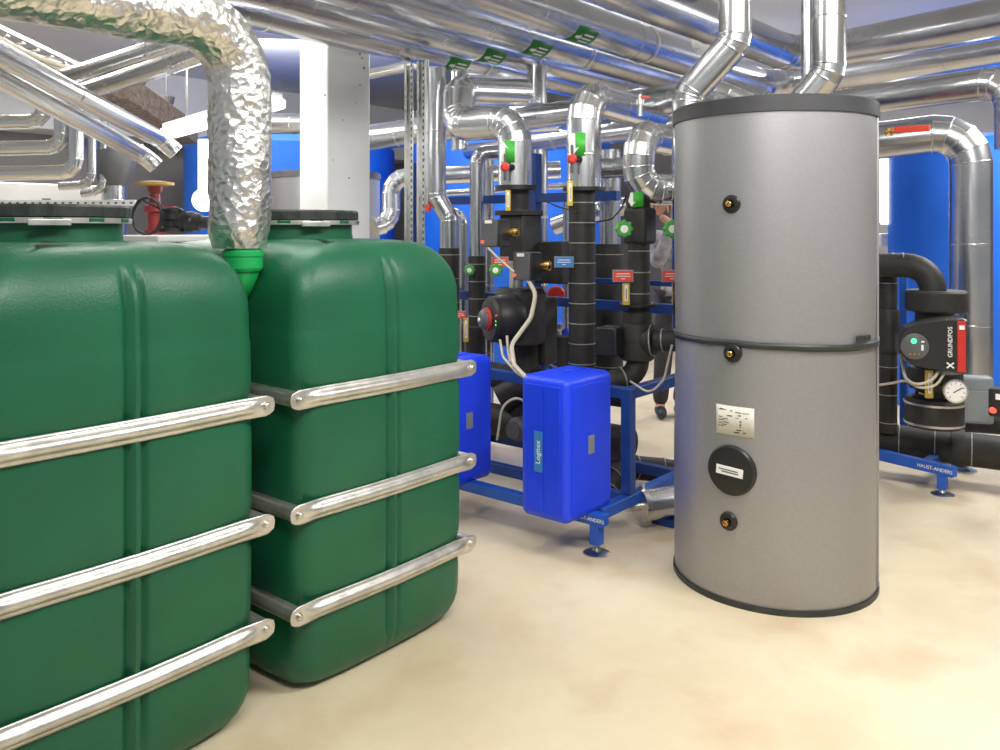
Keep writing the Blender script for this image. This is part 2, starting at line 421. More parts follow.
# ---------------------------------------------------------------- silver buffer tank
TC = Vector((1.193,3.675,0)); TR = .420
def tank_hit(px, py):
    u = (px-CX)/F; d = Vector((u,1)); c = Vector((TC.x,TC.y)); A = d.dot(d); B = -2*d.dot(c); Cc = c.dot(c)-TR*TR
    s = (-B-math.sqrt(B*B-4*A*Cc))/(2*A); p = Vector((u*s, s, EYE+(HY-py)/F*s)); return p, Vector((p.x-TC.x, p.y-TC.y, 0)).normalized()
def silver_tank():
    t = thing('buffer_tank', 'tall silver-jacketed cylindrical buffer tank with a black strap round its middle', 'tank', TC)
    bm = BM(); lathe(bm, TC, UP, [(.015,TR-.004),(.03,TR),(.55,TR+.003),(1.037,TR-.004),(1.047,TR-.004),(1.5,TR+.003),(1.975,TR)], 96); O('jacket', bm, 'jkt', t)
    bm = BM(); lathe(bm, TC, UP, [(0,TR-.01),(0,TR+.006),(.022,TR+.006),(.022,TR-.004)], 96); O('base_ring', bm, 'lid', t)
    bm = BM(); lathe(bm, TC, UP, [(1.965,TR-.002),(1.965,TR+.008),(2.025,TR+.008),(2.030,TR-.0),(2.032,.02)], 96); O('lid', bm, 'tlid', t)
    bm = BM(); rings = []
    n = 96; 
    for k in range(n):
        a = 2*PI*k/n; sag = .006*math.sin(a*2)+.004*noise.noise(Vector((math.cos(a)*3, math.sin(a)*3, 0)))
        dv = Vector((math.cos(a), math.sin(a), 0)); z = 1.042+sag
        rings.append([TC+dv*(TR-.003)+UP*(z-.013), TC+dv*(TR+.007)+UP*(z-.013), TC+dv*(TR+.007)+UP*(z+.013), TC+dv*(TR-.003)+UP*(z+.013)])
    rings.append(rings[0]); rings_mesh(bm, rings, cap=False); bmesh.ops.remove_doubles(bm, verts=bm.verts, dist=1e-5)
    st = O('strap', bm, 'lid', t)
    p, nn = tank_hit(862, 338); bm = BM(); s = UP.cross(nn); box(bm, p+nn*.007+UP*.000, (.10,.006,.024), Matrix((s, nn, UP)).transposed(), .004); O('strap_tail', bm, 'lid', st)
    p, nn = tank_hit(877, 230); s = UP.cross(nn); bm = BM(); box(bm, Vector((p.x,p.y,1.0))+nn*.003, (.014,.008,1.93), Matrix((s, nn, UP)).transposed(), .003); O('closing_strip', bm, 'jkt', t)
    for (px, py) in ((732,204),(733,353),(729,521)):
        p, nn = tank_hit(px, py); bm = BM()
        lathe(bm, p-nn*.004, nn, [(0,.037),(.012,.037),(.018,.033),(.020,.018),(.010,.016)], 28); r = O('rosette', bm, 'blackp', t)
        bm = BM(); lathe(bm, p, nn, [(.005,.013),(.035,.013),(.037,.010),(.030,.007)], 6); O('brass_plug', bm, 'brass', r)
    # inspection cover, name plates
    p, nn = tank_hit(732,470); bm = BM(); lathe(bm, p-nn*.014, nn, [(0,.100),(.022,.100),(.032,.094),(.036,.04),(.036,.001)], 48); cv = O('inspection_cover', bm, 'blackp', t)
    s = UP.cross(nn); R = Matrix((s, nn, UP)).transposed() @ Matrix.Rotation(.06, 3, 'Y')
    bm = BM(); box(bm, p+nn*.024, (.112,.003,.036), R, .001); pl = O('plate', bm, 'wht', cv)
    for k, (x0, w, z0) in enumerate(((-.005,.08,.004),(.003,.07,-.005))):
        bm = BM(); box(bm, p+nn*.026+R @ Vector((x0,0,z0)), (w,.001,.004), R); O('print_line', bm, 'grey', pl)
    cz = TC+UP*(EYE+(HY-421)/F*3.30); p, nn = tank_hit(734.5,421); cz = Vector((TC.x,TC.y,p.z))
    lb = wrap_rect('type_label', cz, UP, TR+.002, nn, -.079,.079,-.058,.058, 'lab', t, .002)
    def q(u0, u1, v0, v1): return [(u0,v0),(u1,v0),(u1,v1),(u0,v1)]
    pol = []
    pol.append([(-.066,.041),(-.058,.046),(-.035,.043),(-.03,.041),(-.058,.040)]); pol.append([(-.022,.038),(-.008,.043),(-.006,.038)])
    for k in range(4): pol.append(q(-.068, -.050+.006*(k%2), .006-.012*k+.004, .006-.012*k+.007))
    pol += [q(-.048,-.025,.004,.007), q(-.030,-.008,.017,.021), q(-.045,-.022,-.010,-.007), q(-.050,-.03,-.020,-.017), q(.004,.03,.034,.037), q(.034,.06,.034,.036),
            q(.015,.028,.022,.026), q(.005,.02,.012,.014), q(.045,.054,.015,.018), q(.022,.030,-.002,.003), q(.022,.030,-.014,-.010), q(.022,.029,-.022,-.019), q(.010,.028,-.036,-.032), q(.0,.022,-.046,-.042), q(.035,.048,-.044,-.041)]
    wrap_poly('print', pol, cz, UP, TR+.002, nn, 'prt', lb, .0035)
    return t
silver_tank()
def small_tank(px, d, r, top, label, name='buffer_tank'):
    c = WZ(px, d, 0); t = thing(name, label, 'tank', c)
    bm = BM(); lathe(bm, c, UP, [(0,r-.01),(.02,r),(top-.05,r)], 64); O('jacket', bm, 'jkt', t)
    bm = BM(); lathe(bm, c, UP, [(top-.055,r-.003),(top-.055,r+.008),(top-.005,r+.008),(top,r),(top,.02)], 64); O('lid', bm, 'grey', t)
small_tank(326, 7.4, .47, 2.0, 'silver buffer tank with grey lid half hidden behind the white column')
def blue_tank(px, d, r, top, label, port=None):
    c = WZ(px, d, 0); t = thing('storage_tank', label, 'tank', c, 'big blue storage tanks')
    bm = BM(); lathe(bm, c, UP, [(0,r),(top-.12,r),(top-.05,r-.05),(top,r-.25),(top+.02,.02)], 72); O('jacket', bm, 'tankb', t)
    if port:
        p = W(port[0], d-r, port[1]); dv = Vector((p.x-c.x, 0, 0)); yy = -math.sqrt(max(.01, r*r-dv.x**2)); q = Vector((p.x, c.y+yy, EYE+(HY-port[1])/F*(c.y+yy))); nn = Vector((q.x-c.x, q.y-c.y, 0)).normalized()
        bm = BM(); lathe(bm, q-nn*.01, nn, [(0,.05),(.02,.05),(.03,.03)], 24); O('port_cap', bm, 'blackp', t)
blue_tank(292, 9.9, 1.20, 2.55, 'large blue storage tank seen left and right of the white column')
blue_tank(512, 9.6, 1.12, 2.6, 'large blue storage tank behind the pipework between column and silver tank')
blue_tank(1006, 7.2, .92, 2.28, 'large blue storage tank at the right edge behind the vertical silver pipe', (906,232))

# ---------------------------------------------------------------- overhead pipe run
Z0 = 1.5+1.31
def strip_sticker(parent, c, axis, r, face):
    s = wrap_rect('sticker', c, axis, r, face, -.075,.075,-.11,.11, 'grnd', parent, .002)
    A = [(.5*y*.05-.02, -(x*.06)-.055) for (x, y) in ARROW]
    bars = [[(u,-.02),(u+.012,-.02),(u+.012,.08),(u,.08)] for u in (-.035,-.005,.025)]
    wrap_poly('arrow', [[(p[0]*.0+q[0]*.055+.0, q[1]*.03-.055) for q in ARROW for p in ((0,0),)]], c, axis, r, face, 'wht', s)
    for b in bars: wrap_poly('print_line', [b], c, axis, r, face, 'wht', s)
over = [(4.28,455,'furthest of the five long overhead silver pipes, passing above the column top'),
        (3.89,490,'second furthest of the five long overhead silver pipes'),
        (3.48,535,'middle one of the five long overhead silver pipes'),
        (3.02,580,'second nearest of the five long overhead silver pipes, with a green sticker'),
        (2.56,650,'nearest long overhead silver pipe, turning right above the silver tank')]
def ab_at_px(px, b):                                     # where the line b=const is seen at that bearing
    u = (px-CX)/F; a = (E2.x-u*E2.y)*b/(u*E1.y-E1.x)
    return a
for i, (b, spx, lab) in enumerate(over):
    a0_ = -1.5
    if i < 3: pts = [AB(a0_,b,Z0), AB(9.6,b,Z0)]
    elif i == 3: pts = [AB(a0_,b,Z0), AB(7.5,b,Z0), Vector((2.91,7.05,Z0)), Vector((4.4,4.99,Z0))]
    else: pts = [AB(a0_,b,Z0), Vector((2.25,6.36,Z0)), Vector((3.09,5.19,Z0)), Vector((4.2,3.6,Z0))]
    r = .128
    o = pipe('overhead_pipe', lab, 'pipe', pts, r, 'galv', .24, 4, .004, 1.15, n=40)
    AX[o.name] = E1
    for k in (1.2, 4.9): hanger(o, AB(k+.1*i,b,Z0), r, 3.4)
    if i < 4:
        a = ab_at_px(spx-5, b); c = AB(a, b, Z0); face = (Vector((0,0,1.5))-c).normalized()-UP*.75
        strip_sticker(o, c, E1, r, face.normalized())
# crossing pipes below the run
pipe('cross_pipe', 'long silver pipe crossing just under the overhead run towards the silver tank', 'pipe', [W(486,6.6,124), W(720,4.8,92), W(775,4.7,118)], .088, spacing=1.0)
o = pipe('cross_pipe', 'long silver pipe passing behind the silver tank top with an elbow at the right edge', 'pipe', [W(470,8.2,152), Vector((2.52,4.13,2.235)), Vector((2.52,4.13,1.90))], .080, 'galv', .13, 4, spacing=.8)
pipe('stub_pipe', 'short silver stub dropping from the overhead run beside the double elbow', 'pipe', [W(537,6.2,66), W(537,6.2,104)], .075, spacing=.15)
pipe('flue_pipe', 'silver pipe offset diagonally left above the silver tank', 'pipe', [W(688,4.25,330), W(688,4.25,95), W(735,4.15,42), W(735,4.15,-40)], .080, 'galv2', .09, 2, spacing=1.6)
pipe('flue_pipe', 'vertical silver pipe with a short lower bend above the right of the silver tank', 'pipe', [W(790,4.3,118), W(829,4.2,72), W(829,4.2,-30)], .080, 'galv2', .10, 2, spacing=.35)
pipe('thin_pipe', 'thin dark silver pipe right behind the vertical pipe above the silver tank', 'pipe', [W(807,4.6,95), W(807,4.6,-20)], .03, spacing=.5)
pipe('overhead_duct', 'wide silver pipe at the very top crossing above the silver tank', 'pipe', [W(700,4.9,-26), W(1010,4.3,-44)], .14, spacing=.7)
# right side riser
t = thing('riser_pipe', 'thick silver pipe elbowing down in front of the right blue tank', 'pipe', W(971,5.65,405))
bm = BM(); tube(bm, [W(800,6.2,150), W(971,5.65,130), W(971,5.65,405)], .132, .21, 4, 40, .0035, True, .55); O('cladding', bm, 'galv', t)
v = thing('shutoff_lever', 'red lever handle valve on the pipe right of the silver tank', 'valve', W(900,4.5,128))
bm = BM(); cyl(bm, W(886,4.50,132), W(900,4.44,131), .014, 12); lathe(bm, W(889,4.49,136), UP, [(0,.018),(.04,.018)], 8); O('valve_body', bm, 'brass', v)
bm = BM(); a, b = W(894,4.43,130), W(930,4.26,128); x = (b-a).normalized(); y = UP.cross(x); box(bm, (a+b)/2, ((b-a).length,.012,.034), Matrix((x,y,UP)).transposed(), .005); O('lever', bm, 'redsign', v)
# glowing wall lamp behind silver tank
t = thing('strip_light', 'glowing upright white strip light between silver tank and blue tank', 'lamp', W(886,7.6,225))
bm = BM(); box(bm, W(886,7.6,188), (.10,.06,.66), None, .02); O('diffuser', bm, 'glow', t)
bm = BM(); box(bm, W(886,7.6,240)+Vector((0,.03,0)), (.10,.08,.12), None, .01); O('housing', bm, 'white', t)

# ---------------------------------------------------------------- left background
def end_cap_pipe(label, p, q, r):
    o = pipe('slanted_pipe', label, 'pipe', [p, q, q+Vector((.07,.03,-.07))], r, 'galv2', r*2, 3, spacing=1.4); return o
end_cap_pipe('upper of two bright silver pipes slanting down under the foil-wrapped duct', W(-60,3.2,22), W(163,5.2,141), .052)
end_cap_pipe('lower of two bright silver pipes slanting down under the foil-wrapped duct', W(-60,3.35,44), W(143,5.2,155), .052)
pipe('branch_pipe', 'front pipe of the silver pair rising right behind the foil-wrapped duct', 'pipe', [W(62,5.3,100), W(235,4.4,42)], .056, spacing=.7)
pipe('branch_pipe', 'rear pipe of the silver pair rising right behind the foil-wrapped duct', 'pipe', [W(44,5.7,84), W(216,4.8,30)], .056, spacing=.7)
for k, (y, x, yt, g) in enumerate(((121,44,96,'top'),(147,62,98,'middle'),(172,76,100,'bottom'))):
    pipe('heating_pipe', g+' one of three nested white-silver pipes elbowing upward at the left edge', 'pipe', [W(-40,5.6,y+2), W(x,5.6,y), W(x,5.6,yt)], .050, 'galv2', .09, 3, spacing=.6)
pipe('heating_pipe', 'dark silver pipe with an elbow right of the three nested pipes', 'pipe', [W(92,6.0,120), W(92,6.0,184), W(60,6.0,186)], .032, 'galv', .08, 3)
pipe('heating_pipe', 'thin dark silver pipe hanging left of the extinguisher with a lower elbow', 'pipe', [W(104,6.2,108), W(103,6.2,190), W(82,6.2,194)], .028, 'galv', .08, 3)
pipe('header_pipe', 'broad silver pipe visible between foil-wrapped duct and white column', 'pipe', [W(225,7.2,124), W(330,6.9,124)], .085, 'galv2', spacing=.5)
# cabinet with strut
t = thing('control_cabinet', 'low white metal cabinet behind the nearest green tank lid', 'cabinet', WZ(40,6.6,0), None, RR)
c = WZ(30,6.6,0); bm = BM(); box(bm, c+UP*.93, (1.3,.35,1.86), RR, .01); O('housing', bm, 'white', t)
bm = BM(); box(bm, c+UP*1.72-E2*.18+E1*.05, (.06,.01,.05), RR); O('latch', bm, 'grey', t)
t = thing('strut_rail', 'perforated steel strut rail above the nearest green tank lid', 'rail', W(60,5.0,214))
a, b = W(-30,5.0,203), W(136,5.0,203); bm = BM(); box(bm, (a+b)/2, ((b-a).length,.03,.036), None, .003); O('channel', bm, 'white', t)
for k in range(22):
    bm = BM(); box(bm, a.lerp(b, (k+.5)/22)-Vector((0,.016,0)), (.016,.002,.010)); O('slot', bm, 'grey', t)
bm = BM(); box(bm, (a+b)/2-UP*.07+Vector((.0,.0,-.67)), (.03,.03,1.3)); bm2 = bm; box(bm, a-UP*.75, (.03,.03,1.5)); O('post', bm, 'steel', t)
pipe('vent_stub', 'short wide silver vent stub behind the nearest green tank', 'pipe', [WZ(114,6.3,0), W(114,6.3,185)], .085, 'galv', spacing=.12)
t = thing('vent_cowl', 'dark grey round vent cowl on top of the silver vent stub', 'vent', W(114,6.3,185))
bm = BM(); lathe(bm, W(114,6.3,186), UP, [(0,.085),(.05,.12),(.12,.15),(.22,.15),(.27,.13),(.28,.04)], 32); O('cowl', bm, 'grey', t)
# red pump / standpipe
t = thing('standpipe_valve', 'red standpipe valve with a round yellow-edged top disc behind the tanks', 'valve', WZ(155,6.0,0))
c = WZ(155,6.0,0); bm = BM(); lathe(bm, c, UP, [(0,.07),(.02,.07),(.02,.045),(1.46,.045),(1.46,.07),(1.50,.07),(1.50,.05),(1.62,.05),(1.63,.075),(1.67,.075),(1.68,.04),(1.76,.035),(1.78,.05),(1.83,.06)], 28)
cyl(bm, c+UP*1.64, c+UP*1.64+Vector((.16,-.03,0)), .03, 16); O('stem', bm, 'redd', t)
bm = BM(); lathe(bm, c+UP*1.81, UP, [(0,.06),(.01,.13),(.03,.13),(.04,.05)], 32); O('handwheel', bm, 'wheel', t)
ring_part('band', c+UP*1.53, UP, .045, .02, .004, 'wht', t)
t = thing('transfer_pump', 'small black pump with coiled black cable on a white box behind the tanks', 'pump', W(180,4.6,232))
c = W(172,4.6,232); bm = BM(); lathe(bm, c, UP, [(0,.07),(.02,.07),(.03,.05),(.06,.05),(.07,.065),(.12,.065),(.13,.05)], 24); O('base', bm, 'blackp', t)
bm = BM(); lathe(bm, c+Vector((.02,0,.06)), Vector((1,-.1,-.05)), [(0,.05),(.06,.05),(.07,.058),(.10,.058),(.11,.05),(.14,.05),(.15,.035),(.19,.035)], 24); O('motor', bm, 'blackp', t)
bm = BM(); a = W(147,4.5,218)
pts = [a+Vector((math.cos(k*.5)*(.085+.004*math.sin(k)), .02*math.sin(k*.37), math.sin(k*.5)*.10+.01)) for k in range(30)]+[W(160,4.5,209), W(178,4.5,208), W(192,4.55,218)]
tube(bm, pts, .006, .02, 1, 8); O('cable', bm, 'blackp', t)
bm = BM(); c = W(188,4.7,236); c.z = 0; box(bm, c+UP*.72, (.55,.42,1.44), RR, .02); box(bm, c+UP*1.455, (.60,.47,.035), RR, .008); O('white_box', bm, 'white', label='white box with flat lid standing behind the two green tanks', cat='box')
# luminaire
def luminaire(label, a, b, hang=True):
    t = thing('strip_light', label, 'lamp', (a+b)/2)
    x = (b-a).normalized(); z = (UP - x*UP.dot(x)).normalized(); y = z.cross(x); R = Matrix((x,y,z)).transposed(); l = (b-a).length
    bm = BM(); box(bm, (a+b)/2-z*.01, (l,.13,.06), R, .018, 3); O('diffuser', bm, 'glow', t)
    bm = BM(); box(bm, (a+b)/2+z*.035, (l*.98,.10,.04), R, .006); O('housing', bm, 'white', t)
    for f in (.2,.8):
        bm = BM(); p = a.lerp(b, f); cyl(bm, p+z*.05, Vector((p.x,p.y,3.4)), .008, 8); O('hanger_rod', bm, 'steel', t)
luminaire('hanging strip light glowing behind the foil-wrapped duct', W(168,6.0,132), W(277,4.95,101))
t = thing('white_pipe', 'white upright pipe with round end, its brightness painted as glow, left of the foil-wrapped duct', 'lamp', W(206,6.2,200))  # plain white pipe, not a lamp; its brightness is painted as emission
bm = BM(); cyl(bm, W(206,6.2,140), W(206,6.2,200), .055, 24); O('tube', bm, 'glow', t)
bm = BM(); bmesh.ops.create_uvsphere(bm, u_segments=24, v_segments=16, radius=.085, matrix=Matrix.Translation(W(204,6.2,200)))
for f in bm.faces: f.smooth = True
O('round_cap', bm, 'glow', t)
# cable tray top-left with conduits
t = thing('cable_tray', 'steel cable tray under the ceiling at the upper left corner', 'cable tray', W(30,5.2,60))
a, b = W(-60,5.0,20), W(84,6.4,84); x = (b-a).normalized(); s = x.cross(UP).normalized()
bm = BM()
for q in (-.28,.28): box(bm, (a+b)/2+s*q, ((b-a).length,.006,.025), Matrix((x, s, x.cross(s)*-1)).transposed())
O('side_rail', bm, 'steel', t)
for k in range(10):
    bm = BM(); p = a.lerp(b, (k+.5)/10)-UP*.03; box(bm, p, (.03,.56,.01), Matrix((x, s, x.cross(s)*-1)).transposed()); O('rung', bm, 'steel', t)
for k in range(9):
    off = s*(-.24+.06*k); bm = BM(); wob = [a.lerp(b, f)+off+UP*(-.055+.012*math.sin(f*9+k))+s*.012*math.sin(f*7+k*2) for f in [j/10 for j in range(11)]]
    tube(bm, wob, .022, .1, 2, 12)
    O('cable', bm, 'cable', label='beige cable lying in the tray at the upper left corner', cat='cable', group='beige cables in the tray')
pb = thing('ceiling_beam', 'brown rough board edge running down behind the slanting silver pipes', 'beam', W(140,6.8,110))
a, b = W(108,6.2,86), W(182,7.8,134); x = (b-a).normalized(); s = x.cross(UP).normalized(); bm = BM(); box(bm, (a+b)/2, ((b-a).length,.3,.2), Matrix((x, s, s.cross(x))).transposed(), .01); O('board', bm, 'board', pb)
for f in (.35,.75):
    bm = BM(); p = a.lerp(b, f)+UP*.08; lathe(bm, p, UP, [(0,.03),(.06,.035),(.10,.06),(.16,.07)], 20); cyl(bm, p+UP*.1, Vector((p.x,p.y,3.4)), .008, 8); O('hanger', bm, 'grey', pb)

# ---------------------------------------------------------------- struts and pipes left of the skid
for px, d, w, nm in ((409,5.9,.055,'left'),(421,5.8,.05,'right')):
    t = thing('strut_post', nm+' one of two perforated steel strut posts right of the white column', 'post', WZ(px,d,0)); c = WZ(px,d,0)
    bm = BM()
    for q in (-1,1): box(bm, c+UP*1.33+Vector((q*w/2,0,0)), (.005,w,2.66))
    box(bm, c+UP*1.33+Vector((0,w/2,0)), (w,.005,2.66)); box(bm, c+UP*1.33+Vector((-w*.36,-w/2,0)), (w*.28,.005,2.66)); box(bm, c+UP*1.33+Vector((w*.36,-w/2,0)), (w*.28,.005,2.66))
    O('channel', bm, 'steel', t)
    bm = BM()
    for k in range(40): box(bm, c+UP*(.9+.045*k)+Vector((w*.36,-w/2-.003,0)), (.009,.002,.022))
    O('slots', bm, 'grey', t)
t = thing('thin_pipe', 'thin steel rod with a red tip between strut posts and tall silver pipe', 'pipe', W(427,5.5,205))
bm = BM(); cyl(bm, W(427,5.5,60), W(427,5.5,205), .013, 12); O('rod', bm, 'steel', t)
bm = BM(); lathe(bm, W(428,5.48,212), UP, [(0,.014),(.03,.02),(.05,.02)], 12); O('red_tip', bm, 'redsign', t)
def clad_riser(label, pts, r, pb_, rb, kb, name='riser_pipe', mm='galv', bend=None, spacing=.55, nseg=4):
    """clad upper pipe; pb_ = list of points of the black insulated lower part"""
    t = thing(name, label, 'pipe', pb_[-1] if pb_ else pts[-1])
    bm = BM(); tube(bm, pts, r, bend or r*1.7, nseg, 32, .003, True, spacing); O('cladding', bm, mm, t)
    if pb_:
        bm = BM(); tube(bm, pb_, rb, rb*1.8, 5, 28); q = O('foam_sleeve', bm, 'black', t)
        if kb: bands(q, pb_[0], pb_[1], rb, kb)
    return t
clad_riser('tall silver pipe beside the strut posts, kinked below the double elbow', [W(437,5.5,68), W(437,5.5,198), W(449,5.5,217), W(449,5.5,252)], .060, [W(449,5.5,248), W(449,5.5,330), W(449,5.5,470)], .068, 4, spacing=.55, bend=.09, nseg=2)
clad_riser('second tall silver pipe rising behind the kinked one', [W(459,6.1,72), W(459,6.1,150)], .06, None, 0, 0)
clad_riser('slim silver pipe elbowing right at its top left of the main valve stack', [W(520,5.5,152), W(477,5.4,153), W(477,5.4,258)], .047, [W(477,5.4,256), W(477,5.4,355), W(477,5.4,480)], .055, 6, bend=.07)
pipe('bypass_pipe', 'small silver elbow between the kinked pipe and the slim pipe', 'pipe', [W(440,5.9,213), W(463,5.9,213), W(463,5.9,420)], .037, bend=.08, spacing=.7)
pipe('supply_pipe', 'silver pipe running left to an elbow before the silver tank by the column', 'pipe', [W(560,6.6,170), W(391,6.6,178), W(391,6.6,222), W(374,6.5,228)], .072, 'galv2', .13, 4, spacing=.8)
pipe('supply_pipe', 'thick silver pipe disappearing behind the white column under the overhead run', 'pipe', [W(340,7.6,142), W(470,6.9,124), W(560,6.7,118)], .115, 'galv2', .2, 4, spacing=.7)
pipe('supply_pipe', 'thin silver pipe high up right of the white column', 'pipe', [W(350,6.6,78), W(438,6.3,60)], .04, 'galv2', spacing=.6)
pipe('return_pipe', 'thin horizontal silver pipe behind the slim riser', 'pipe', [W(430,6.4,194), W(560,6.2,186), W(612,6.1,182)], .022, 'galv2', spacing=.6)
pipe('return_pipe', 'silver pipe standing behind the main valve stack', 'pipe', [W(489,5.9,150), W(489,5.9,420)], .035, spacing=.5)
pipe('return_pipe', 'thick silver pipe right behind the main valve stack', 'pipe', [W(540,5.9,150), W(540,5.9,420)], .055, spacing=.5)
pipe('return_pipe', 'slim silver pipe left of the tall blue skid post', 'pipe', [W(566,5.7,190), W(566,5.7,420)], .022, spacing=.5)
pipe('return_pipe', 'dark silver pipe lying behind the skid between the tall blue posts', 'pipe', [W(555,6.6,226), W(600,6.4,210), W(625,6.4,206)], .07, spacing=.4)

# ---------------------------------------------------------------- blue skids
def beam(bm, p, q, w=.05, h=.05):
    x = (q-p).normalized(); up = UP if abs(x.z) < .9 else E2; y = up.cross(x).normalized(); z = x.cross(y)
    box(bm, (p+q)/2, ((q-p).length, w, h), Matrix((x,y,z)).transposed(), .004, 2)
def part_beam(t, p, q, name='beam', w=.055, h=.055, m='skid'):
    bm = BM(); beam(bm, p, q, w, h); return O(name, bm, m, t)
def foot(t, c, top, h=.10):
    bm = BM(); box(bm, c+UP*(top-h/2), (.05,.05,h), RR, .004); f = O('leg', bm, 'skidl', t)
    bm = BM(); cyl(bm, c+UP*.01, c+UP*(top-h+.01), .009, 12); lathe(bm, c, UP, [(0,.062),(.006,.062),(.012,.045),(.016,.02),(.03,.014)], 28); O('levelling_foot', bm, 'steel', f)
sk = thing('pump_skid', 'blue square-tube pump skid frame carrying the valves left of the silver tank', 'frame', AB(3.4,2.2,0))
ZL = .162
part_beam(sk, AB(3.28,2.10,ZL), AB(3.28,4.35,ZL), m='skidl'); part_beam(sk, AB(3.62,2.21,ZL), AB(3.62,4.35,ZL)); part_beam(sk, AB(4.15,2.21,ZL), AB(4.15,4.35,ZL))
part_beam(sk, AB(3.34,2.18,ZL), AB(4.45,2.18,ZL), 'end_beam', m='skidl')
part_beam(sk, AB(3.61,2.18,ZL+.03), AB(3.61,2.18,.715), 'post'); part_beam(sk, AB(4.20,2.18,ZL+.03), AB(4.20,2.18,1.30), 'post')
part_beam(sk, AB(3.62,2.18,.69), AB(4.20,2.18,.69)); part_beam(sk, AB(3.61,2.20,.69), AB(3.61,4.35,.69))
part_beam(sk, AB(3.61,3.7,ZL), AB(3.61,3.7,.69), 'post')
part_beam(sk, AB(4.20,2.18,1.06), AB(4.20,4.35,1.06)); part_beam(sk, AB(4.20,2.18,1.20), AB(4.20,2.9,1.20), w=.03, h=.03)
part_beam(sk, AB(4.20,2.6,1.70), AB(4.20,4.35,1.70)); 
tp = W(546,5.1,300); part_beam(sk, AB(4.20,3.22,ZL), AB(4.20,3.22,1.98), 'post', .07, .07)
part_beam(sk, AB(4.20,4.30,ZL), AB(4.20,4.30,1.98), 'post')
for (a, b) in ((3.28,2.15),(4.28,2.18),(3.31,4.3),(4.15,4.3)): foot(sk, AB(a,b,0), ZL-.02)
def txt(parent, s, size, c, right, up, m, name='lettering'):
    O(name, text_bm(s, size, lambda x, y: c+right*x+up*y), m, parent)
txt(sk, 'HAUST-ANDERS', .024, AB(3.28-.0290,2.178,ZL), -E2, UP, 'wht')
# pump insulation boxes
def make_box():
    o = AB(3.066,2.165,.175); t = thing('pump_housing', 'bright blue rounded pump housing on the skid, nearest one with white lettering', 'housing', o, 'blue pump housings', RR)
    def L(a, b, z): return o+E1*a+E2*b+UP*z
    w, dd, h = .385,.272,.655
    bm = BM(); box(bm, L(w/2,dd/2,h/2), (w,dd,h), RR, .038, 5)
    O('shell', bm, 'box', t)
    for side in (0,1):
        bm = BM()
        if side == 0: box(bm, L(-.0015,dd/2,h/2), (.006,dd-.075,h-.075), RR, .002)
        else: box(bm, L(w/2,-.0015,h/2), (w-.075,.006,h-.075), RR, .002)
        O('raised_panel', bm, 'box', t)
    bm = BM(); box(bm, L(w*.62,dd*.45,h+.001), (w*.5,.004,.006), RR); box(bm, L(w*.62,dd*.5,h-.002), (.05,.05,.016), RR, .004); O('top_catch', bm, 'box', t)
    bm = BM(); box(bm, L(-.0055,.158,.312), (.002,.048,.185), RR); s = O('logo_strip', bm, 'bluesign', t)
    O('lettering', text_bm('Logitex', .036, lambda x, y: L(-.0072,.158,.31)+UP*x+E2*y), 'wht', s)
    bm = BM(); box(bm, L(-.0050,.128,h/2), (.0015,.003,h-.10), RR); O('seam_line', bm, 'skid', t)
    bm = BM(); box(bm, L(.185,-.005,.335), (.05,.003,.085), RR); O('rating_plate', bm, 'lgrey', t)
    return t
pbx = make_box()
q = copy_tree(pbx); q.location = pbx.location+E2*.755; q['label'] = 'bright blue pump housing partly hidden behind the fully visible green tank'
q = copy_tree(pbx); q.location = AB(4.62,3.27,.19); q['label'] = 'blue pump housing on the far side of the skid behind the black banded riser'

# ---------------------------------------------------------------- instruments
def knob(px, py, d, r=.045, label='', m='knob', stem=.10, nm='hand_knob'):
    c = W(px,d,py); t = thing(nm, label, 'knob', c)
    bm = BM(); star(bm, c, FACE, r, .03); O('grip', bm, m, t)
    bm = BM(); lathe(bm, c+FACE*.028, FACE, [(0,r*.45),(.004,r*.45),(.005,r*.1)], 20); O('cap', bm, 'wht', t)
    bm = BM(); cyl(bm, c-FACE*stem, c, .018, 16); O('stem', bm, 'brass', t)
def sign(px, py, d, w, h, m, label):
    c = W(px,d,py); t = thing('pipe_sign', label, 'sign', c)
    bm = BM(); box(bm, c, (w,.006,h), None, .002); O('frame', bm, 'lgrey', t)
    bm = BM(); box(bm, c-Vector((0,.004,0)), (w*.9,.003,h*.84)); O('panel', bm, m, t)
    for k, ww in enumerate((.62,.7,.2)):
        bm = BM(); box(bm, c+Vector((0,-.0062,h*(.18-.2*k))), (w*ww,.001,h*.06)); O('print_line', bm, 'wht', t)
    bm = BM(); cyl(bm, c+Vector((0,.003,0)), c+Vector((.0,.09,0)), .005, 8); O('bracket', bm, 'steel', t)
def thermo(px, py0, py1, d, w, label):
    a, b = W(px,d,py0), W(px,d,py1); t = thing('thermometer', label, 'thermometer', b); h = (a-b).length
    bm = BM(); box(bm, (a+b)/2, (w,.016,h), None, .003); O('case', bm, 'yel', t)
    bm = BM(); box(bm, (a+b)/2-Vector((0,.0085,-.006)), (w*.45,.002,h*.72)); O('scale', bm, 'wht', t)
    bm = BM(); box(bm, (a+b)/2-Vector((0,.0098,0)), (w*.12,.001,h*.5)); O('column', bm, 'prt', t)
    bm = BM(); cyl(bm, b+Vector((0,0,.01)), b+Vector((0,.10,.01)), .008, 8); O('pocket', bm, 'brass', t)
def arrow_sticker(parent, px, py, d, r, down, face=None, w=.10, k=1):
    c = W(px,d,py); face = face or FACE
    s = wrap_rect('sticker', c, UP, r, face, -.02,w,-.062*k,.062*k, 'grn', parent, .002)
    sg = -1 if down else 1
    wrap_poly('arrow', [[(x*.05*k-.025*k, y*sg*.058*k) for x, y in ARROW]], c, UP, r, face, 'wht', s, .0045)
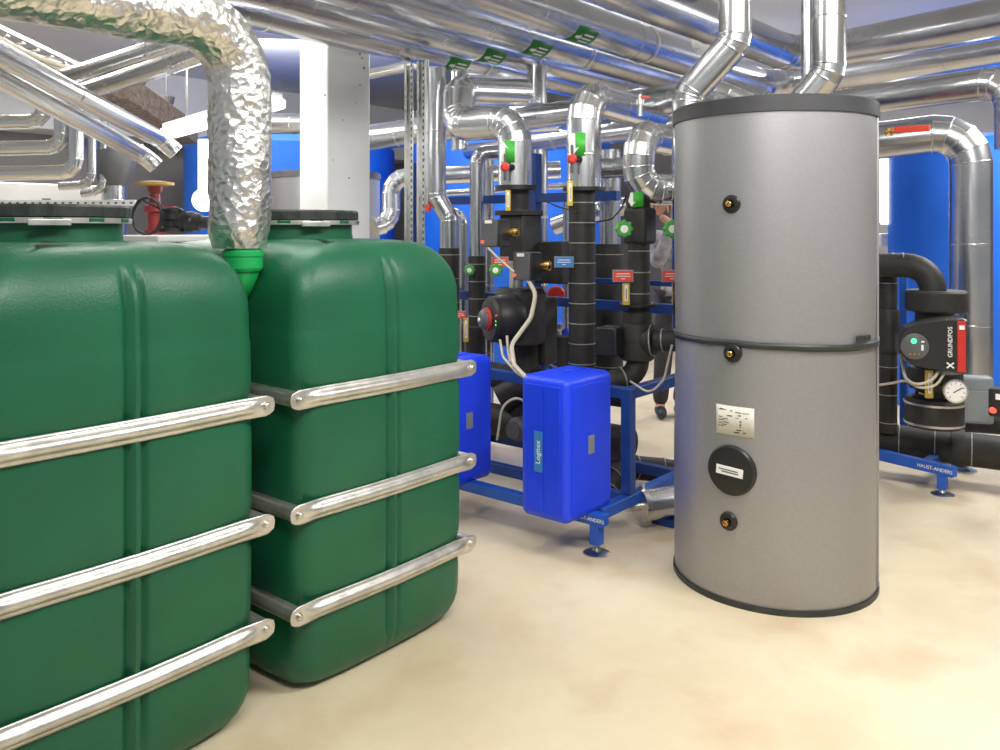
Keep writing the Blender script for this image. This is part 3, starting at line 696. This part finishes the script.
def cock(px, py, d, label):
    c = W(px,d,py); t = thing('cock_handle', label, 'valve', c)
    bm = BM(); box(bm, c, (.016,.02,.15), None, .005); O('handle', bm, 'grey', t)
    bm = BM(); lathe(bm, c-Vector((0,.008,0)), Vector((0,-1,0)), [(0,.027),(.018,.024),(.022,.015)], 20); O('hub', bm, 'red', t)
    bm = BM(); cyl(bm, c, c+Vector((.045,.04,0)), .018, 12); O('spindle', bm, 'blackp', t)
# ---- stack A
dA = 4.85
t = thing('riser_pipe', 'silver double-elbow pipe looping forward and down onto the main valve stack', 'pipe', W(515,dA,186))
bm = BM(); tube(bm, [W(522,5.7,92), W(459,dA+.45,90), W(459,dA+.25,125), W(515,dA,122), W(515,dA,186)], .098, .125, 5, 36, .0035, True, .6); cl = O('cladding', bm, 'galv2', t)
arrow_sticker(t, 509, 153, dA, .101, False)
bm = BM(); lathe(bm, W(516,dA,190), UP, [(0,.12),(.025,.12)], 32); O('collar', bm, 'blackp', t)
cock(505,167,dA-.13,'red-hubbed shut-off handle on the pipe with the up arrow')
thermo(508,190,211,dA-.10,.030,'yellow thermometer under the up-arrow pipe')
t = thing('valve_stack', 'black insulated valve stack under the double-elbow silver pipe', 'valve', W(518,dA,345))
bm = BM(); cyl(bm, W(519,dA,190), W(519,dA,214), .058, 24); O('foam_sleeve', bm, 'black', t)
def rbox(px, py, d, wx, wy, h, m, parent, name, bev=.008):
    bm = BM(); box(bm, W(px,d,py), (wx,wy,h), RR, bev); return O(name, bm, m, parent)
rbox(519,213,dA,.20,.20,.03,'black',t,'top_plate',.004)
rbox(520,238,dA,.17,.17,.26,'black',t,'upper_body')
bm = BM(); tube(bm, [W(516,dA,256), W(516,dA,290)], .04, .1, 2, 20); O('coupling', bm, 'steel', t)
bm = BM(); lathe(bm, W(516,dA,266), UP, [(0,.05),(.02,.062),(.05,.062),(.06,.05)], 8); O('union_nut', bm, 'steel', t)
rbox(560,262,dA+.05,.24,.20,.24,'black',t,'side_body')
bm = BM(); lathe(bm, W(520,dA,345), UP, [(0,.10),(.02,.145),(.30,.150),(.33,.13),(.33,.05)], 32); O('lower_body', bm, 'black', t)
def actuator(px, py, d, label):
    c = W(px,d,py); t = thing('valve_actuator', label, 'actuator', c)
    bm = BM(); box(bm, c, (.10,.115,.155), RR, .006); O('housing', bm, 'grey', t)
    bm = BM(); box(bm, c+E1*.0-E2*.062, (.098,.012,.15), RR, .004); O('cover', bm, 'blackp', t)
    bm = BM(); box(bm, c-E1*.0515+UP*.062+E2*.005, (.002,.05,.018), RR); O('label_strip', bm, 'wht', t)
    bm = BM(); lathe(bm, c+E1*.05-E2*.045, Vector((1,-.3,0)), [(0,.02),(.04,.03),(.06,.03),(.07,.018)], 16); O('brass_knob', bm, 'brass', t)
    bm = BM(); lathe(bm, c-E1*.05-UP*.05+E2*.045, -E1, [(0,.009),(.01,.008)], 12); O('lamp', bm, 'ledr', t)
actuator(495,233,dA-.18,'upper grey and black valve actuator with a white label')
actuator(527,266,dA-.22,'lower grey and black valve actuator above the round pump')
sign(480+20,262,dA-.20,.095,.06,'redsign','small red sign plate below the upper actuator')
sign(564,262,dA-.35,.105,.06,'bluesign','small blue sign plate left of the banded black riser')
knob(496,270,dA-.20,.036,'green hand knob beside the lower actuator')
knob(470,270,5.28,.034,'dark green hand knob on the slim riser left of the stack')
# pump A
t = thing('circulation_pump', 'round black circulation pump with a red-rimmed grey cap', 'pump', W(505,4.75,350))
ax = Vector((-.92,-.38,0)).normalized()
bm = BM(); lathe(bm, W(518,4.74,318), ax, [(0,.12),(.05,.135),(.12,.135),(.14,.128),(.16,.13),(.18,.118),(.185,.07)], 40); O('motor', bm, 'blackp', t)
bm = BM(); lathe(bm, W(518,4.74,318)+ax*.18, ax, [(0,.066),(.02,.066),(.022,.058)], 32); O('red_rim', bm, 'red', t)
bm = BM(); lathe(bm, W(518,4.74,318)+ax*.18, ax, [(0,.058),(.035,.056),(.05,.04),(.054,.01)], 32); cp = O('end_cap', bm, 'grey', t)
bm = BM(); lathe(bm, W(518,4.74,318)+ax*.232, ax, [(0,.012),(.008,.011),(.009,.002)], 12); O('centre_screw', bm, 'wht', cp)
for k, (c_, z) in enumerate((('ledr',.03),('led',.0),('led',-.02))):
    bm = BM(); lathe(bm, W(518,4.74,318)+ax*.168+Vector((.035,-.100,z)), Vector((0,-1,0)), [(0,.007),(.01,.006)], 8); O('indicator', bm, c_, t)
bm = BM(); tube(bm, [W(526,4.95,345), W(526,4.95,385), W(500,4.95,400)], .085, .12, 5, 24); O('volute', bm, 'black', t)
rbox(541,330,5.0,.15,.15,.40,'black',t,'casing',.02)
def cable(label, pts, r, group=None, m='cable', name='cable'):
    C = path([Vector(p) for p in pts], .12, 4); bm = BM(); tube(bm, pts, r, .10, 6, 10); O(name, bm, m, label=label, cat='cable', group=group)
cable('thick beige cable curving from the lower actuator down to the nearest blue housing', [W(527,4.60,278), W(536,4.5,294), W(531,4.45,318), W(511,4.35,345), W(514,4.2,365), W(526,4.0,378)], .012)
cable('thin beige cable hanging from the round pump to the blue housing', [W(500,4.5,340), W(503,4.4,357), W(517,4.2,373), W(527,4.0,379)], .007)
cable('short beige cable with a white plug under the round pump', [W(507,4.5,336), W(508,4.45,350), W(510,4.4,362)], .007)
cable('beige cable crossing from the upper actuator past the red sign', [W(488,4.6,248), W(498,4.55,258), W(514,4.5,272)], .006)
cable('thin black cable looping between the two arrow pipes', [W(540,4.9,198), W(556,4.7,206), W(577,4.5,212)], .004, m='blackp')
cable('thin black cable hanging between riser and three-way valve', [W(597,4.6,222), W(612,4.5,219), W(622,4.4,208), W(626,4.35,196)], .004, m='blackp')
cable('pale cable looping under the three-way valve to the silver tank', [W(600,4.55,372), W(628,4.3,380), W(650,4.1,394), W(664,4.05,380), W(672,4.0,345)], .006)
# ---- riser B
dB = 4.57
t = clad_riser('silver pipe with a down arrow bending back at its top above the banded black sleeve', [W(655,5.25,116), W(584,dB,97), W(584,dB,189)], .094, [W(582,dB,188), W(582,dB,372)], .072, 9, mm='galv2', bend=.13, spacing=.28, nseg=4)
arrow_sticker(t, 578, 146, dB, .097, True)
bm = BM(); lathe(bm, W(584,dB,191), UP, [(0,.115),(.02,.115)], 32); O('collar', bm, 'blackp', t)
cock(572,159,dB-.13,'red-hubbed shut-off handle on the pipe with the down arrow')
thermo(570,181,206,dB-.10,.030,'yellow thermometer under the down-arrow pipe')
clad_riser('silver riser ending in a wide black sleeve right of the banded black riser', [W(610,5.3,150), W(610,5.3,246)], .066, [W(609,5.3,244), W(609,5.3,372)], .088, 2)
pipe('link_pipe', 'short horizontal silver pipe linking the two middle risers', 'pipe', [W(596,4.9,169), W(632,4.7,167)], .057, spacing=.12)
t = thing('vent_cock', 'small silver vent cock with red lever above the three-way valve pipe', 'valve', W(640,4.6,114))
bm = BM(); lathe(bm, W(640,4.6,116), UP, [(0,.014),(.06,.014),(.06,.022),(.09,.022),(.09,.010),(.12,.008)], 12); O('stem', bm, 'steel', t)
bm = BM(); box(bm, W(645,4.58,97), (.05,.012,.014), None, .003); O('lever', bm, 'redsign', t)
# ---- riser C with three-way valve
dC = 4.35
t = thing('riser_pipe', 'S-shaped silver pipe next to the silver tank with a double elbow', 'pipe', W(638,dC,200))
bm = BM(); tube(bm, [W(700,5.0,146), W(639,dC,135), W(638,dC,190), W(715,dC+.05,190)], .082, .115, 4, 36, .0035, True, .25); O('cladding', bm, 'galv2', t)
arrow_sticker(t, 634, 200, dC, .066, True, w=.05, k=.62)
t = thing('three_way_valve', 'black insulated three-way valve left of the silver tank', 'valve', W(637,dC,360))
bm = BM(); tube(bm, [W(639,dC,202), W(639,dC,320)], .056, .1, 2, 24); q = O('foam_sleeve', bm, 'black', t); bands(q, W(639,dC,245), W(639,dC,318), .056, 4)
bm = BM(); box(bm, W(640,dC,226), (.13,.13,.19), RR, .02, 3); O('valve_head', bm, 'black', t)
bm = BM(); lathe(bm, W(638,dC,306), UP, [(0,.10),(.012,.10)], 28); O('flange', bm, 'blackp', t)
bm = BM(); lathe(bm, W(637,dC,360), UP, [(0,.075),(.01,.088),(.17,.088),(.19,.082),(.19,.075),(.25,.075),(.25,.06)], 32)
O('body', bm, 'black', t)
bm = BM(); cyl(bm, W(637,dC,340), W(655,dC-.05,340), .078, 28); cyl(bm, W(655,dC-.05,340), W(690,dC-.12,341), .056, 24); b_ = O('outlet', bm, 'black', t)
ring_part('seam_band', W(652,dC-.045,340), W(660,dC-.06,340)-W(650,dC-.04,340), .078, .006, .003, 'band', b_); ring_part('seam_band', W(663,dC-.07,340), W(670,dC-.08,340)-W(650,dC-.04,340), .056, .006, .003, 'band', b_)
bm = BM(); box(bm, W(611,dC-.03,341), (.10,.12,.15), RR, .01); O('actuator', bm, 'blackp', t)
bm = BM(); tube(bm, [W(638,dC,355), W(638,dC,374), W(606,dC-.05,384), W(590,dC,388), ], .058, .09, 6, 24); b_ = O('lower_bend', bm, 'black', t)
ring_part('seam_band', W(622,dC-.03,378), W(606,dC-.05,384)-W(638,dC,374), .058, .006, .003, 'band', b_)
knob(624,229,dC-.16,.043,'green hand knob on the three-way valve riser')
knob(672,229,dC-.30,.043,'green hand knob half hidden by the silver tank edge')
sign(623,276,dC-.16,.105,.062,'redsign','red sign plate on the three-way valve riser')
sign(672,276,dC-.18,.105,.062,'redsign','red sign plate half hidden by the silver tank edge')
thermo(626,283,305,dC-.14,.036,'yellow thermometer below the red sign left of the tank')
thermo(675,283,305,dC-.10,.03,'yellow thermometer half hidden by the silver tank edge')
sign(459,315,5.1,.085,.05,'redsign','red sign plate just right of the green tank edge')
thermo(466,318,342,5.1,.032,'yellow thermometer just right of the green tank edge')
# ---- floor-level pipes
t = thing('hose_pipe', 'black ribbed insulated pipe curving over the skid base by the silver tank', 'pipe', W(640,4.9,485))
pts = [W(604,4.6,520), W(606,4.7,484), W(628,4.85,467), W(662,4.9,470), W(720,4.9,480)]
bm = BM(); C = tube(bm, pts, .068, .14, 6, 24); hp = O('foam_sleeve', bm, 'black', t)
for f in range(2, len(C)-1, 2): ring_part('seam_band', C[f], C[f+1]-C[f], .068, .006, .004, 'band', hp)
t = thing('floor_pipe', 'bright silver pipe section lying on the floor behind the silver tank', 'pipe', WZ(660,4.1,.03))
p, q_ = WZ(640,4.22,.115), WZ(735,4.45,.115)
bm = BM(); tube(bm, [p, q_], .078, .1, 2, 32, .003, True, .3); O('cladding', bm, 'galv2', t)
ring_part('end_clamp', p+(q_-p)*.02, q_-p, .078, .03, .006, 'steel', t)
bm = BM(); cyl(bm, p-(q_-p).normalized()*.08, p, .022, 16); O('stub', bm, 'steel', t)
bm = BM(); box(bm, p+(q_-p)*.02+UP*.09, (.03,.02,.03), RR, .003); O('clamp_lock', bm, 'steel', t)
for k in (.25,.7):
    bm = BM(); box(bm, p.lerp(q_, k)-UP*.095, (.05,.12,.04), RR); O('support', bm, 'skid', t)
# dark pumps glimpsed between the two blue housings
t = thing('return_manifold', 'dark insulated manifold low between the two blue pump housings', 'manifold', AB(3.85,3.0,.2))
bm = BM(); tube(bm, [AB(3.9,2.35,.62), AB(3.9,3.9,.62)], .075, .1, 2, 24); tube(bm, [AB(3.9,2.35,.35), AB(3.9,4.4,.35)], .095, .1, 2, 24); O('foam_sleeve', bm, 'black', t)
for b in (2.75,3.1,3.45):
    bm = BM(); tube(bm, [AB(3.9,b,.35), AB(3.9,b,.90)], .062, .1, 2, 20); O('branch', bm, 'black', t)
    bm = BM(); lathe(bm, AB(3.80,b-.1,.36), -E1, [(0,.07),(.05,.07),(.07,.05),(.09,.05)], 12); O('union_nut', bm, 'grey', t)
t = thing('circulation_pump', 'dark pump body between the two blue pump housings', 'pump', AB(3.75,2.95,.2))
bm = BM(); lathe(bm, AB(3.75,2.72,.42), -E1, [(0,.09),(.10,.10),(.14,.09),(.15,.04)], 28); O('motor', bm, 'grey', t)
bm = BM(); tube(bm, [AB(3.75,2.62,.30), AB(3.75,2.62,.56)], .05, .1, 2, 20); O('volute', bm, 'steel', t)
cable('beige cable tangle looping over the pipes behind the blue housing', [W(556,5.3,300), W(552,5.3,330), W(566,5.2,350), W(556,5.2,376), W(545,5.2,352), W(560,5.2,338), W(562,5.2,372)], .008)
cable('grey cable loop low between the two blue housings', [W(497,4.6,440), W(502,4.6,405), W(520,4.6,395), W(530,4.6,410)], .007)
t = thing('check_valve', 'steel check valve with red wheel behind the tall blue post', 'valve', W(556,5.6,345))
bm = BM(); lathe(bm, W(556,5.6,352), UP, [(0,.06),(.03,.06),(.05,.04),(.14,.04),(.16,.06),(.19,.06)], 16); O('body', bm, 'steel', t)
bm = BM(); lathe(bm, W(556,5.55,295), Vector((0,-1,.1)), [(0,.05),(.02,.06),(.035,.05)], 24); O('wheel', bm, 'red', t)
bm = BM(); cyl(bm, W(556,5.6,340), W(556,5.6,296), .012, 10); O('spindle', bm, 'steel', t)

# ---------------------------------------------------------------- right skid
dr = 4.75
sk2 = thing('pump_skid', 'blue skid base right of the silver tank with white lettering near its foot', 'frame', WZ(940,dr,0))
def ext(p, q, f): return p+(q-p)*f
zb = .145
p, q_ = WZ(955,4.70,zb), WZ(878,5.08,zb); 
part_beam(sk2, p, ext(p,q_,3.0), m='skidl', h=.06); part_beam(sk2, p+E1*.62, ext(p,q_,3.0)+E1*.62, h=.06); part_beam(sk2, ext(p,q_,.35), ext(p,q_,.35)+E1*.62, 'end_beam')
dirn = (q_-p).normalized(); nrm = UP.cross(dirn)
nrm = nrm if nrm.y < 0 else -nrm
txt(sk2, 'HAUST-ANDERS', .028, p+dirn*.10+nrm*.0295+UP*.0, -dirn, UP, 'wht')
bm = BM(); c = p+dirn*.07; c.z = 0; foot(sk2, c, .12, .085); c2 = ext(p,q_,2.6); c2.z = 0; foot(sk2, c2, .12, .085); foot(sk2, c2+E1*.62, .12, .085); foot(sk2, c+E1*.62, .12, .085)
base = p+dirn*.42
for (px, d) in ((904,5.45),(921,5.6)):
    part_beam(sk2, WZ(px,d,zb), WZ(px,d,1.28), 'post', .045, .045, 'skidl')
t = thing('floor_pipe', 'thick black insulated pipe lying along the right skid', 'pipe', WZ(950,4.9,.15))
p, q_ = WZ(870,5.15,.27), WZ(1060,4.65,.27)
p = W(840,5.30,434); q_ = W(1075,4.72,462)
bm = BM(); tube(bm, [p, q_], .098, .1, 2, 32); fs = O('foam_sleeve', bm, 'black', t); bands(fs, p, q_, .098, 6, .12, .9)
bm = BM(); c = W(957,5.0,448); x = (q_-p).normalized(); lathe(bm, c-x*.03, x, [(0,.112),(.07,.112)], 32); O('coupling', bm, 'black', t)
for f in (.25,.62):
    bm = BM(); c = p.lerp(q_, f); box(bm, c-UP*((c.z-.17)/2+.0), (.05,.05,c.z-.17+.06), RR); O('saddle', bm, 'skid', t)
t = thing('floor_pipe', 'second black insulated pipe behind the right skid pipe', 'pipe', WZ(980,5.5,.2))
bm = BM(); tube(bm, [W(930,5.6,418), W(1080,5.1,428)], .075, .1, 2, 24); O('foam_sleeve', bm, 'black', t)
t = thing('riser_pipe', 'narrow black sleeved riser right against the silver tank', 'pipe', W(888,5.1,425))
bm = BM(); tube(bm, [W(888,5.1,262), W(888,5.1,432)], .052, .1, 2, 24); fs = O('foam_sleeve', bm, 'black', t); bands(fs, W(888,5.1,270), W(888,5.1,430), .052, 6)
bm = BM(); lathe(bm, W(888,5.1,352), UP, [(0,.06),(.02,.066),(.24,.066),(.26,.06)], 24); O('joint_sleeve', bm, 'black', t)
t = thing('pump_riser', 'black insulated pipe bending down onto the right pump', 'pipe', W(932,4.85,400))
dp = 4.85
bm = BM(); tube(bm, [W(840,5.2,264), W(933,dp,266), W(933,dp,300)], .072, .14, 7, 28); fs = O('foam_sleeve', bm, 'black', t)
ring_part('seam_band', W(893,5.0,265), Vector((1,-.4,0)), .072, .006, .003, 'band', fs); ring_part('seam_band', W(903,4.96,265), Vector((1,-.4,0)), .072, .006, .003, 'band', fs)
bm = BM(); lathe(bm, W(936,dp,311), UP, [(0,.155),(.01,.165),(.11,.165),(.12,.155),(.12,.06)], 36); O('upper_flange', bm, 'black', t)
bm = BM(); cyl(bm, W(934,dp,398), W(934,dp,312), .10, 28); O('neck', bm, 'black', t)
bm = BM(); lathe(bm, W(934,dp,388), UP, [(0,.13),(.04,.15),(.10,.15),(.12,.13)], 28); O('lower_flange', bm, 'black', t)
bm = BM(); lathe(bm, W(934,dp-.02,426), UP, [(0,.14),(.015,.155),(.15,.155),(.165,.14),(.17,.08)], 40); br = O('barrel', bm, 'black', t)
ring_part('hose_clamp', W(934,dp-.02,402), UP, .155, .012, .005, 'steel', br); ring_part('hose_clamp', W(934,dp-.02,422), UP, .154, .012, .005, 'steel', br)
# control pump
t = thing('control_pump', 'black electronic pump with a round display, green light and red side strip', 'pump', W(935,dp-.18,372))
c = W(930,dp-.25,345); yaw = Matrix.Rotation(-.28, 3, 'Z'); rt, fw = yaw @ Vector((1,0,0)), yaw @ Vector((0,-1,0))
def LP(x, y, z): return c+rt*x+fw*y+UP*z
bm = BM(); prof2 = []
out = [(-.165,-.045),(-.165,.05),(-.13,.095),(-.06,.128),(.06,.150),(.150,.158),(.168,.150),(.168,-.125),(.155,-.140),(.02,-.125),(-.07,-.115),(-.13,-.09)]
fr = [LP(x*.96,.085,z*.96) for x, z in out]; mid = [LP(x,.065,z) for x, z in out]; bk = [LP(x,-.07,z) for x, z in out]
rings_mesh(bm, [fr, mid, bk], smooth=False); O('control_head', bm, 'blackp', t)
bm = BM(); box(bm, LP(.136,.084,.008), (.042,.012,.275), yaw, .003); rs = O('red_strip', bm, 'red', t)
O('lettering', text_bm('GRUNDFOS', .031, lambda x, y: LP(.082-y, .0865, .03+x)), 'wht', t)
for a_ in (.7,-.7):
    bm = BM(); Rm = Matrix((rt*math.cos(a_)+UP*math.sin(a_), fw, UP*math.cos(a_)-rt*math.sin(a_))).transposed(); box(bm, LP(.082,.086,-.095), (.045,.002,.008), Rm); O('emblem', bm, 'wht', t)
bm = BM(); lathe(bm, LP(-.092,.078,.0), fw, [(0,.072),(.014,.070),(.018,.06),(.019,.002)], 36); dsp = O('display', bm, 'grey', t)
bm = BM(); lathe(bm, LP(-.098,.095,.030), fw, [(0,.015),(.006,.013)], 14); O('green_light', bm, 'led', dsp)
bm = BM(); box(bm, LP(-.056,.097,-.004), (.012,.003,.03), yaw); O('print_mark', bm, 'wht', dsp)
bm = BM(); box(bm, LP(-.054,.097,.028), (.016,.003,.008), yaw); O('print_mark', bm, 'wht', dsp)
bm = BM(); box(bm, LP(.136,.092,.11), (.026,.002,.022), yaw); O('print_mark', bm, 'wht', rs)
for k in range(3):
    bm = BM(); lathe(bm, LP(-.118+.022*k,.096,-.040), fw, [(0,.006),(.004,.005)], 10); O('button', bm, 'brass', dsp)
thermo(929,370,398,dp-.20,.042,'yellow thermometer below the electronic pump')
t = thing('pressure_gauge', 'round white-faced pressure gauge right of the yellow thermometer', 'gauge', W(953,dp-.28,402))
c = W(953,dp-.28,390); bm = BM(); lathe(bm, c, FACE, [(0,.058),(.03,.064),(.038,.064),(.040,.056),(.034,.055)], 36); O('case', bm, 'steel', t)
bm = BM(); lathe(bm, c+FACE*.028, FACE, [(0,.055),(.008,.055),(.0085,.002)], 32); dl = O('dial', bm, 'wht', t)
sx = UP.cross(FACE).normalized(); bm = BM(); x = (sx*.85+UP*.5).normalized(); box(bm, c+FACE*.038-x*-.012, (.055,.002,.005), Matrix((x, FACE, x.cross(FACE))).transposed()); O('needle', bm, 'prt', dl)
for k in range(9):
    a_ = math.radians(225-k*33.75); bm = BM(); x = sx*math.cos(a_)+UP*math.sin(a_); box(bm, c+FACE*.038+x*.044, (.010,.001,.003), Matrix((x, FACE, x.cross(FACE))).transposed()); O('tick', bm, 'prt', dl)
bm = BM(); cyl(bm, c-FACE*.14, c, .010, 10); O('stem', bm, 'brass', t)
t = thing('junction_box', 'slate grey plastic box behind the gauge at the right edge', 'box', W(972,4.75,422))
bm = BM(); c = W(973,4.85,399); box(bm, c, (.20,.10,.27), yaw, .02, 3); O('housing', bm, 'lgrey', t)
bm = BM(); box(bm, c-UP*.03+fw*.055, (.17,.012,.18), yaw, .006); O('cover', bm, 'lgrey', t)
t = thing('valve_actuator', 'black actuator with a red lamp cut by the right picture edge', 'actuator', W(1005,4.5,420))
c = W(1003,4.5,402); bm = BM(); box(bm, c, (.12,.12,.15), RR, .012); O('housing', bm, 'blackp', t)
bm = BM(); cyl(bm, Vector((c.x+.07,c.y+.08,.0)), c+Vector((.07,.08,0)), .012, 12); O('stand', bm, 'grey', t)
bm = BM(); box(bm, c-E1*.061+UP*.035, (.002,.05,.03), RR); O('label_strip', bm, 'wht', t)
bm = BM(); lathe(bm, W(992,4.44,410), FACE, [(0,.016),(.02,.014),(.022,.004)], 14); O('lamp', bm, 'ledr', t)
cable('upper beige cable from the electronic pump to the black riser', [W(938,4.55,372), W(933,4.5,380), W(916,4.5,386), W(905,4.6,378), W(899,4.8,345), W(900,4.9,332)], .008)
cable('lower beige cable looping from the electronic pump behind the silver tank', [W(944,4.55,374), W(936,4.5,386), W(920,4.5,389), W(906,4.6,380), W(893,4.7,383), W(872,4.8,386)], .007)

# ---------------------------------------------------------------- person behind the silver tank
def skin_mesh(name, verts, edges, radii, m, parent, sub=2, label=None, extra=None):
    me = bpy.data.meshes.new(name); me.from_pydata([tuple(v) for v in verts], edges, []); o = bpy.data.objects.new(name, me); COL.objects.link(o)
    o.modifiers.new('s', 'SKIN'); me.skin_vertices[0].data
    for i, r in enumerate(radii): me.skin_vertices[0].data[i].radius = (r, r) if not isinstance(r, tuple) else r
    me.skin_vertices[0].data[0].use_root = True
    ss = o.modifiers.new('u', 'SUBSURF'); ss.levels = sub; ss.render_levels = sub
    bpy.context.view_layer.update(); dg = bpy.context.evaluated_depsgraph_get()
    m2 = bpy.data.meshes.new_from_object(o.evaluated_get(dg)); bpy.data.objects.remove(o)
    bm = BM(); bm.from_mesh(m2); bpy.data.meshes.remove(m2)
    if extra: extra(bm)
    for f in bm.faces: f.smooth = True
    return O(name, bm, m, parent)
pc = Vector((1.44,6.75,0))
per = thing('person', 'person in a grey-white jacket and dark trousers, raising a hand behind the silver tank', 'person', pc)
def V(x, y, z): return pc+Vector((x,y,z))
hand = W(657,6.35,212)
# joints: pelvis, spine, chest, neck, head, arms, legs
vs = [V(0,0,.98), V(0,0,1.12), V(0,0,1.33), V(0,-.01,1.48), V(-.01,-.03,1.56), V(-.01,-.04,1.66), V(-.01,-.03,1.74),
      V(-.17,-.02,1.43), V(-.20,-.12,1.22), hand+Vector((.13,.05,-.10)), hand+Vector((.025,0,-.03)),
      V(.17,0,1.43), V(.21,.02,1.16), V(.18,-.10,.92), V(.18,-.13,.84),
      V(-.10,0,.92), V(-.13,-.02,.50), V(-.15,.03,.08), V(-.16,-.10,.04),
      V(.10,0,.92), V(.08,-.01,.50), V(.02,.10,.08), V(0,-.02,.04)]
ed = [(0,1),(1,2),(2,3),(3,4),(4,5),(5,6),(2,7),(7,8),(8,9),(9,10),(2,11),(11,12),(12,13),(13,14),(0,15),(15,16),(16,17),(17,18),(0,19),(19,20),(20,21),(21,22)]
rd = [.13,.12,.14,.06,.055,.085,.07,.062,.045,.036,.026,.062,.045,.034,.026,.085,.058,.042,.035,.085,.058,.042,.035]
skin_mesh('body', vs, ed, rd, 'skin', per)
def sub(idx, edges, rad, name, m): 
    k = {v: i for i, v in enumerate(idx)}; skin_mesh(name, [vs[i] for i in idx], [(k[a], k[b]) for a, b in edges], rad, m, per)
sub([1,2,3,7,8,9,11,12,13,0], [(1,2),(2,3),(2,7),(7,8),(8,9),(2,11),(11,12),(12,13),(1,0)], [.142,.165,.075,.085,.065,.052,.085,.065,.05,.15], 'jacket', 'jacket')
sub([0,15,16,17,19,20,21], [(0,15),(15,16),(16,17),(0,19),(19,20),(20,21)], [.142,.10,.078,.066,.10,.078,.066], 'trousers', 'cloth')
for a, b in ((17,18),(21,22)):
    f = vs[b]-vs[a]; f.z = 0; p0_ = vs[a].copy(); p0_.z = .05; 
    skin_mesh('shoe', [p0_-f*.35, p0_+f*.4, p0_+f*1.1, p0_+f*1.5-UP*.01], [(0,1),(1,2),(2,3)], [.045,.05,.045,.035], 'lid', per)
    
fing = [((-.02,-.02,.0),(-.045,-.045,.03),(-.05,-.06,.06)), ((-.005,-.03,.01),(-.02,-.06,.05),(-.02,-.075,.085)), ((.01,-.03,.01),(.008,-.06,.055),(.01,-.075,.092)), ((.025,-.025,.01),(.03,-.055,.05),(.034,-.07,.082)), ((.038,-.015,.0),(.052,-.04,.035),(.056,-.052,.06))]
for f in fing:
    skin_mesh('finger', [hand+Vector((.012,0,-.02))]+[hand+Vector(q) for q in f], [(0,1),(1,2),(2,3)], [.012,.011,.009,.007], 'skin', per, 1)
hd = V(-.01,-.04,1.68); bm = BM(); bmesh.ops.create_uvsphere(bm, u_segments=20, v_segments=14, radius=1, matrix=Matrix.Translation(hd+Vector((0,.02,.03))) @ Matrix.Diagonal((.088,.10,.09,1)))
for f in bm.faces: f.smooth = True
bmesh.ops.delete(bm, geom=[v for v in bm.verts if v.co.z < hd.z+.02 and v.co.y < hd.y+.0], context='VERTS'); O('hair', bm, 'hair', per)
for s_ in (-1,1):
    bm = BM(); bmesh.ops.create_uvsphere(bm, u_segments=10, v_segments=8, radius=.010, matrix=Matrix.Translation(hd+Vector((s_*.03,-.083,.0)))); O('eye', bm, 'wht', per)
    bm = BM(); bmesh.ops.create_uvsphere(bm, u_segments=10, v_segments=8, radius=1, matrix=Matrix.Translation(hd+Vector((s_*.085,0,-.01))) @ Matrix.Diagonal((.01,.02,.03,1))); O('ear', bm, 'skin', per)
bm = BM(); bmesh.ops.create_uvsphere(bm, u_segments=10, v_segments=8, radius=1, matrix=Matrix.Translation(hd+Vector((0,-.095,-.02))) @ Matrix.Diagonal((.012,.018,.022,1))); O('nose', bm, 'skin', per)
bm = BM(); bmesh.ops.create_uvsphere(bm, u_segments=10, v_segments=8, radius=1, matrix=Matrix.Translation(hd+Vector((0,-.082,-.055))) @ Matrix.Diagonal((.024,.008,.007,1))); O('mouth', bm, 'red', per)

# ---------------------------------------------------------------- lights, world, camera
def area(loc, target, sx, sy, power, col=(1,.985,.95)):
    l = bpy.data.lights.new('area', 'AREA'); l.shape = 'RECTANGLE'; l.size = sx; l.size_y = sy; l.energy = power; l.color = col
    o = bpy.data.objects.new('area_light', l); COL.objects.link(o); o.location = loc
    o.rotation_euler = (Vector(target)-Vector(loc)).to_track_quat('-Z', 'Y').to_euler(); return o
area((.2,.6,3.3), (.6,3.0,.5), 1.8, .5, 84)
area((2.0,2.0,3.25), (1.4,3.3,1.2), 1.5, .4, 75)
area((-1.7,4.3,3.3), (-1.5,4.3,0), 1.5, .3, 70)
area((.2,7.6,3.3), (.1,6.6,0), 2.0, .4, 110)
area((-3.3,6.6,3.3), (-3.0,6.4,0), 1.8, .4, 110)
area((3.8,5.4,2.6), (3.0,5.4,0), 1.2, .4, 60)
area((3.6,8.4,3.3), (3.4,8,0), 1.8, .4, 90)
area((-.6,3.6,3.3), (-.4,3.2,0), 1.4, .3, 30)
w = bpy.data.worlds.new('world'); sc.world = w; w.use_nodes = True
w.node_tree.nodes['Background'].inputs[0].default_value = (.93,.96,1,1); w.node_tree.nodes['Background'].inputs[1].default_value = .38
cam = bpy.data.cameras.new('camera'); area((-2.2,8.3,3.2), (-2.5,10.8,2.7), 1.2, .3, 20)  # unseen area light added to brighten the far wall left of the column
co = bpy.data.objects.new('camera', cam); COL.objects.link(co)
co.location = (0,0,EYE); co.rotation_euler = (PI/2,0,0); cam.sensor_fit = 'HORIZONTAL'; cam.sensor_width = 36; cam.lens = 36*F/1000; cam.shift_y = -(375-HY)/1000; cam.clip_start = .05
sc.camera = co
sc.view_settings.view_transform = 'Standard'; sc.view_settings.look = 'None'; sc.view_settings.exposure = 0
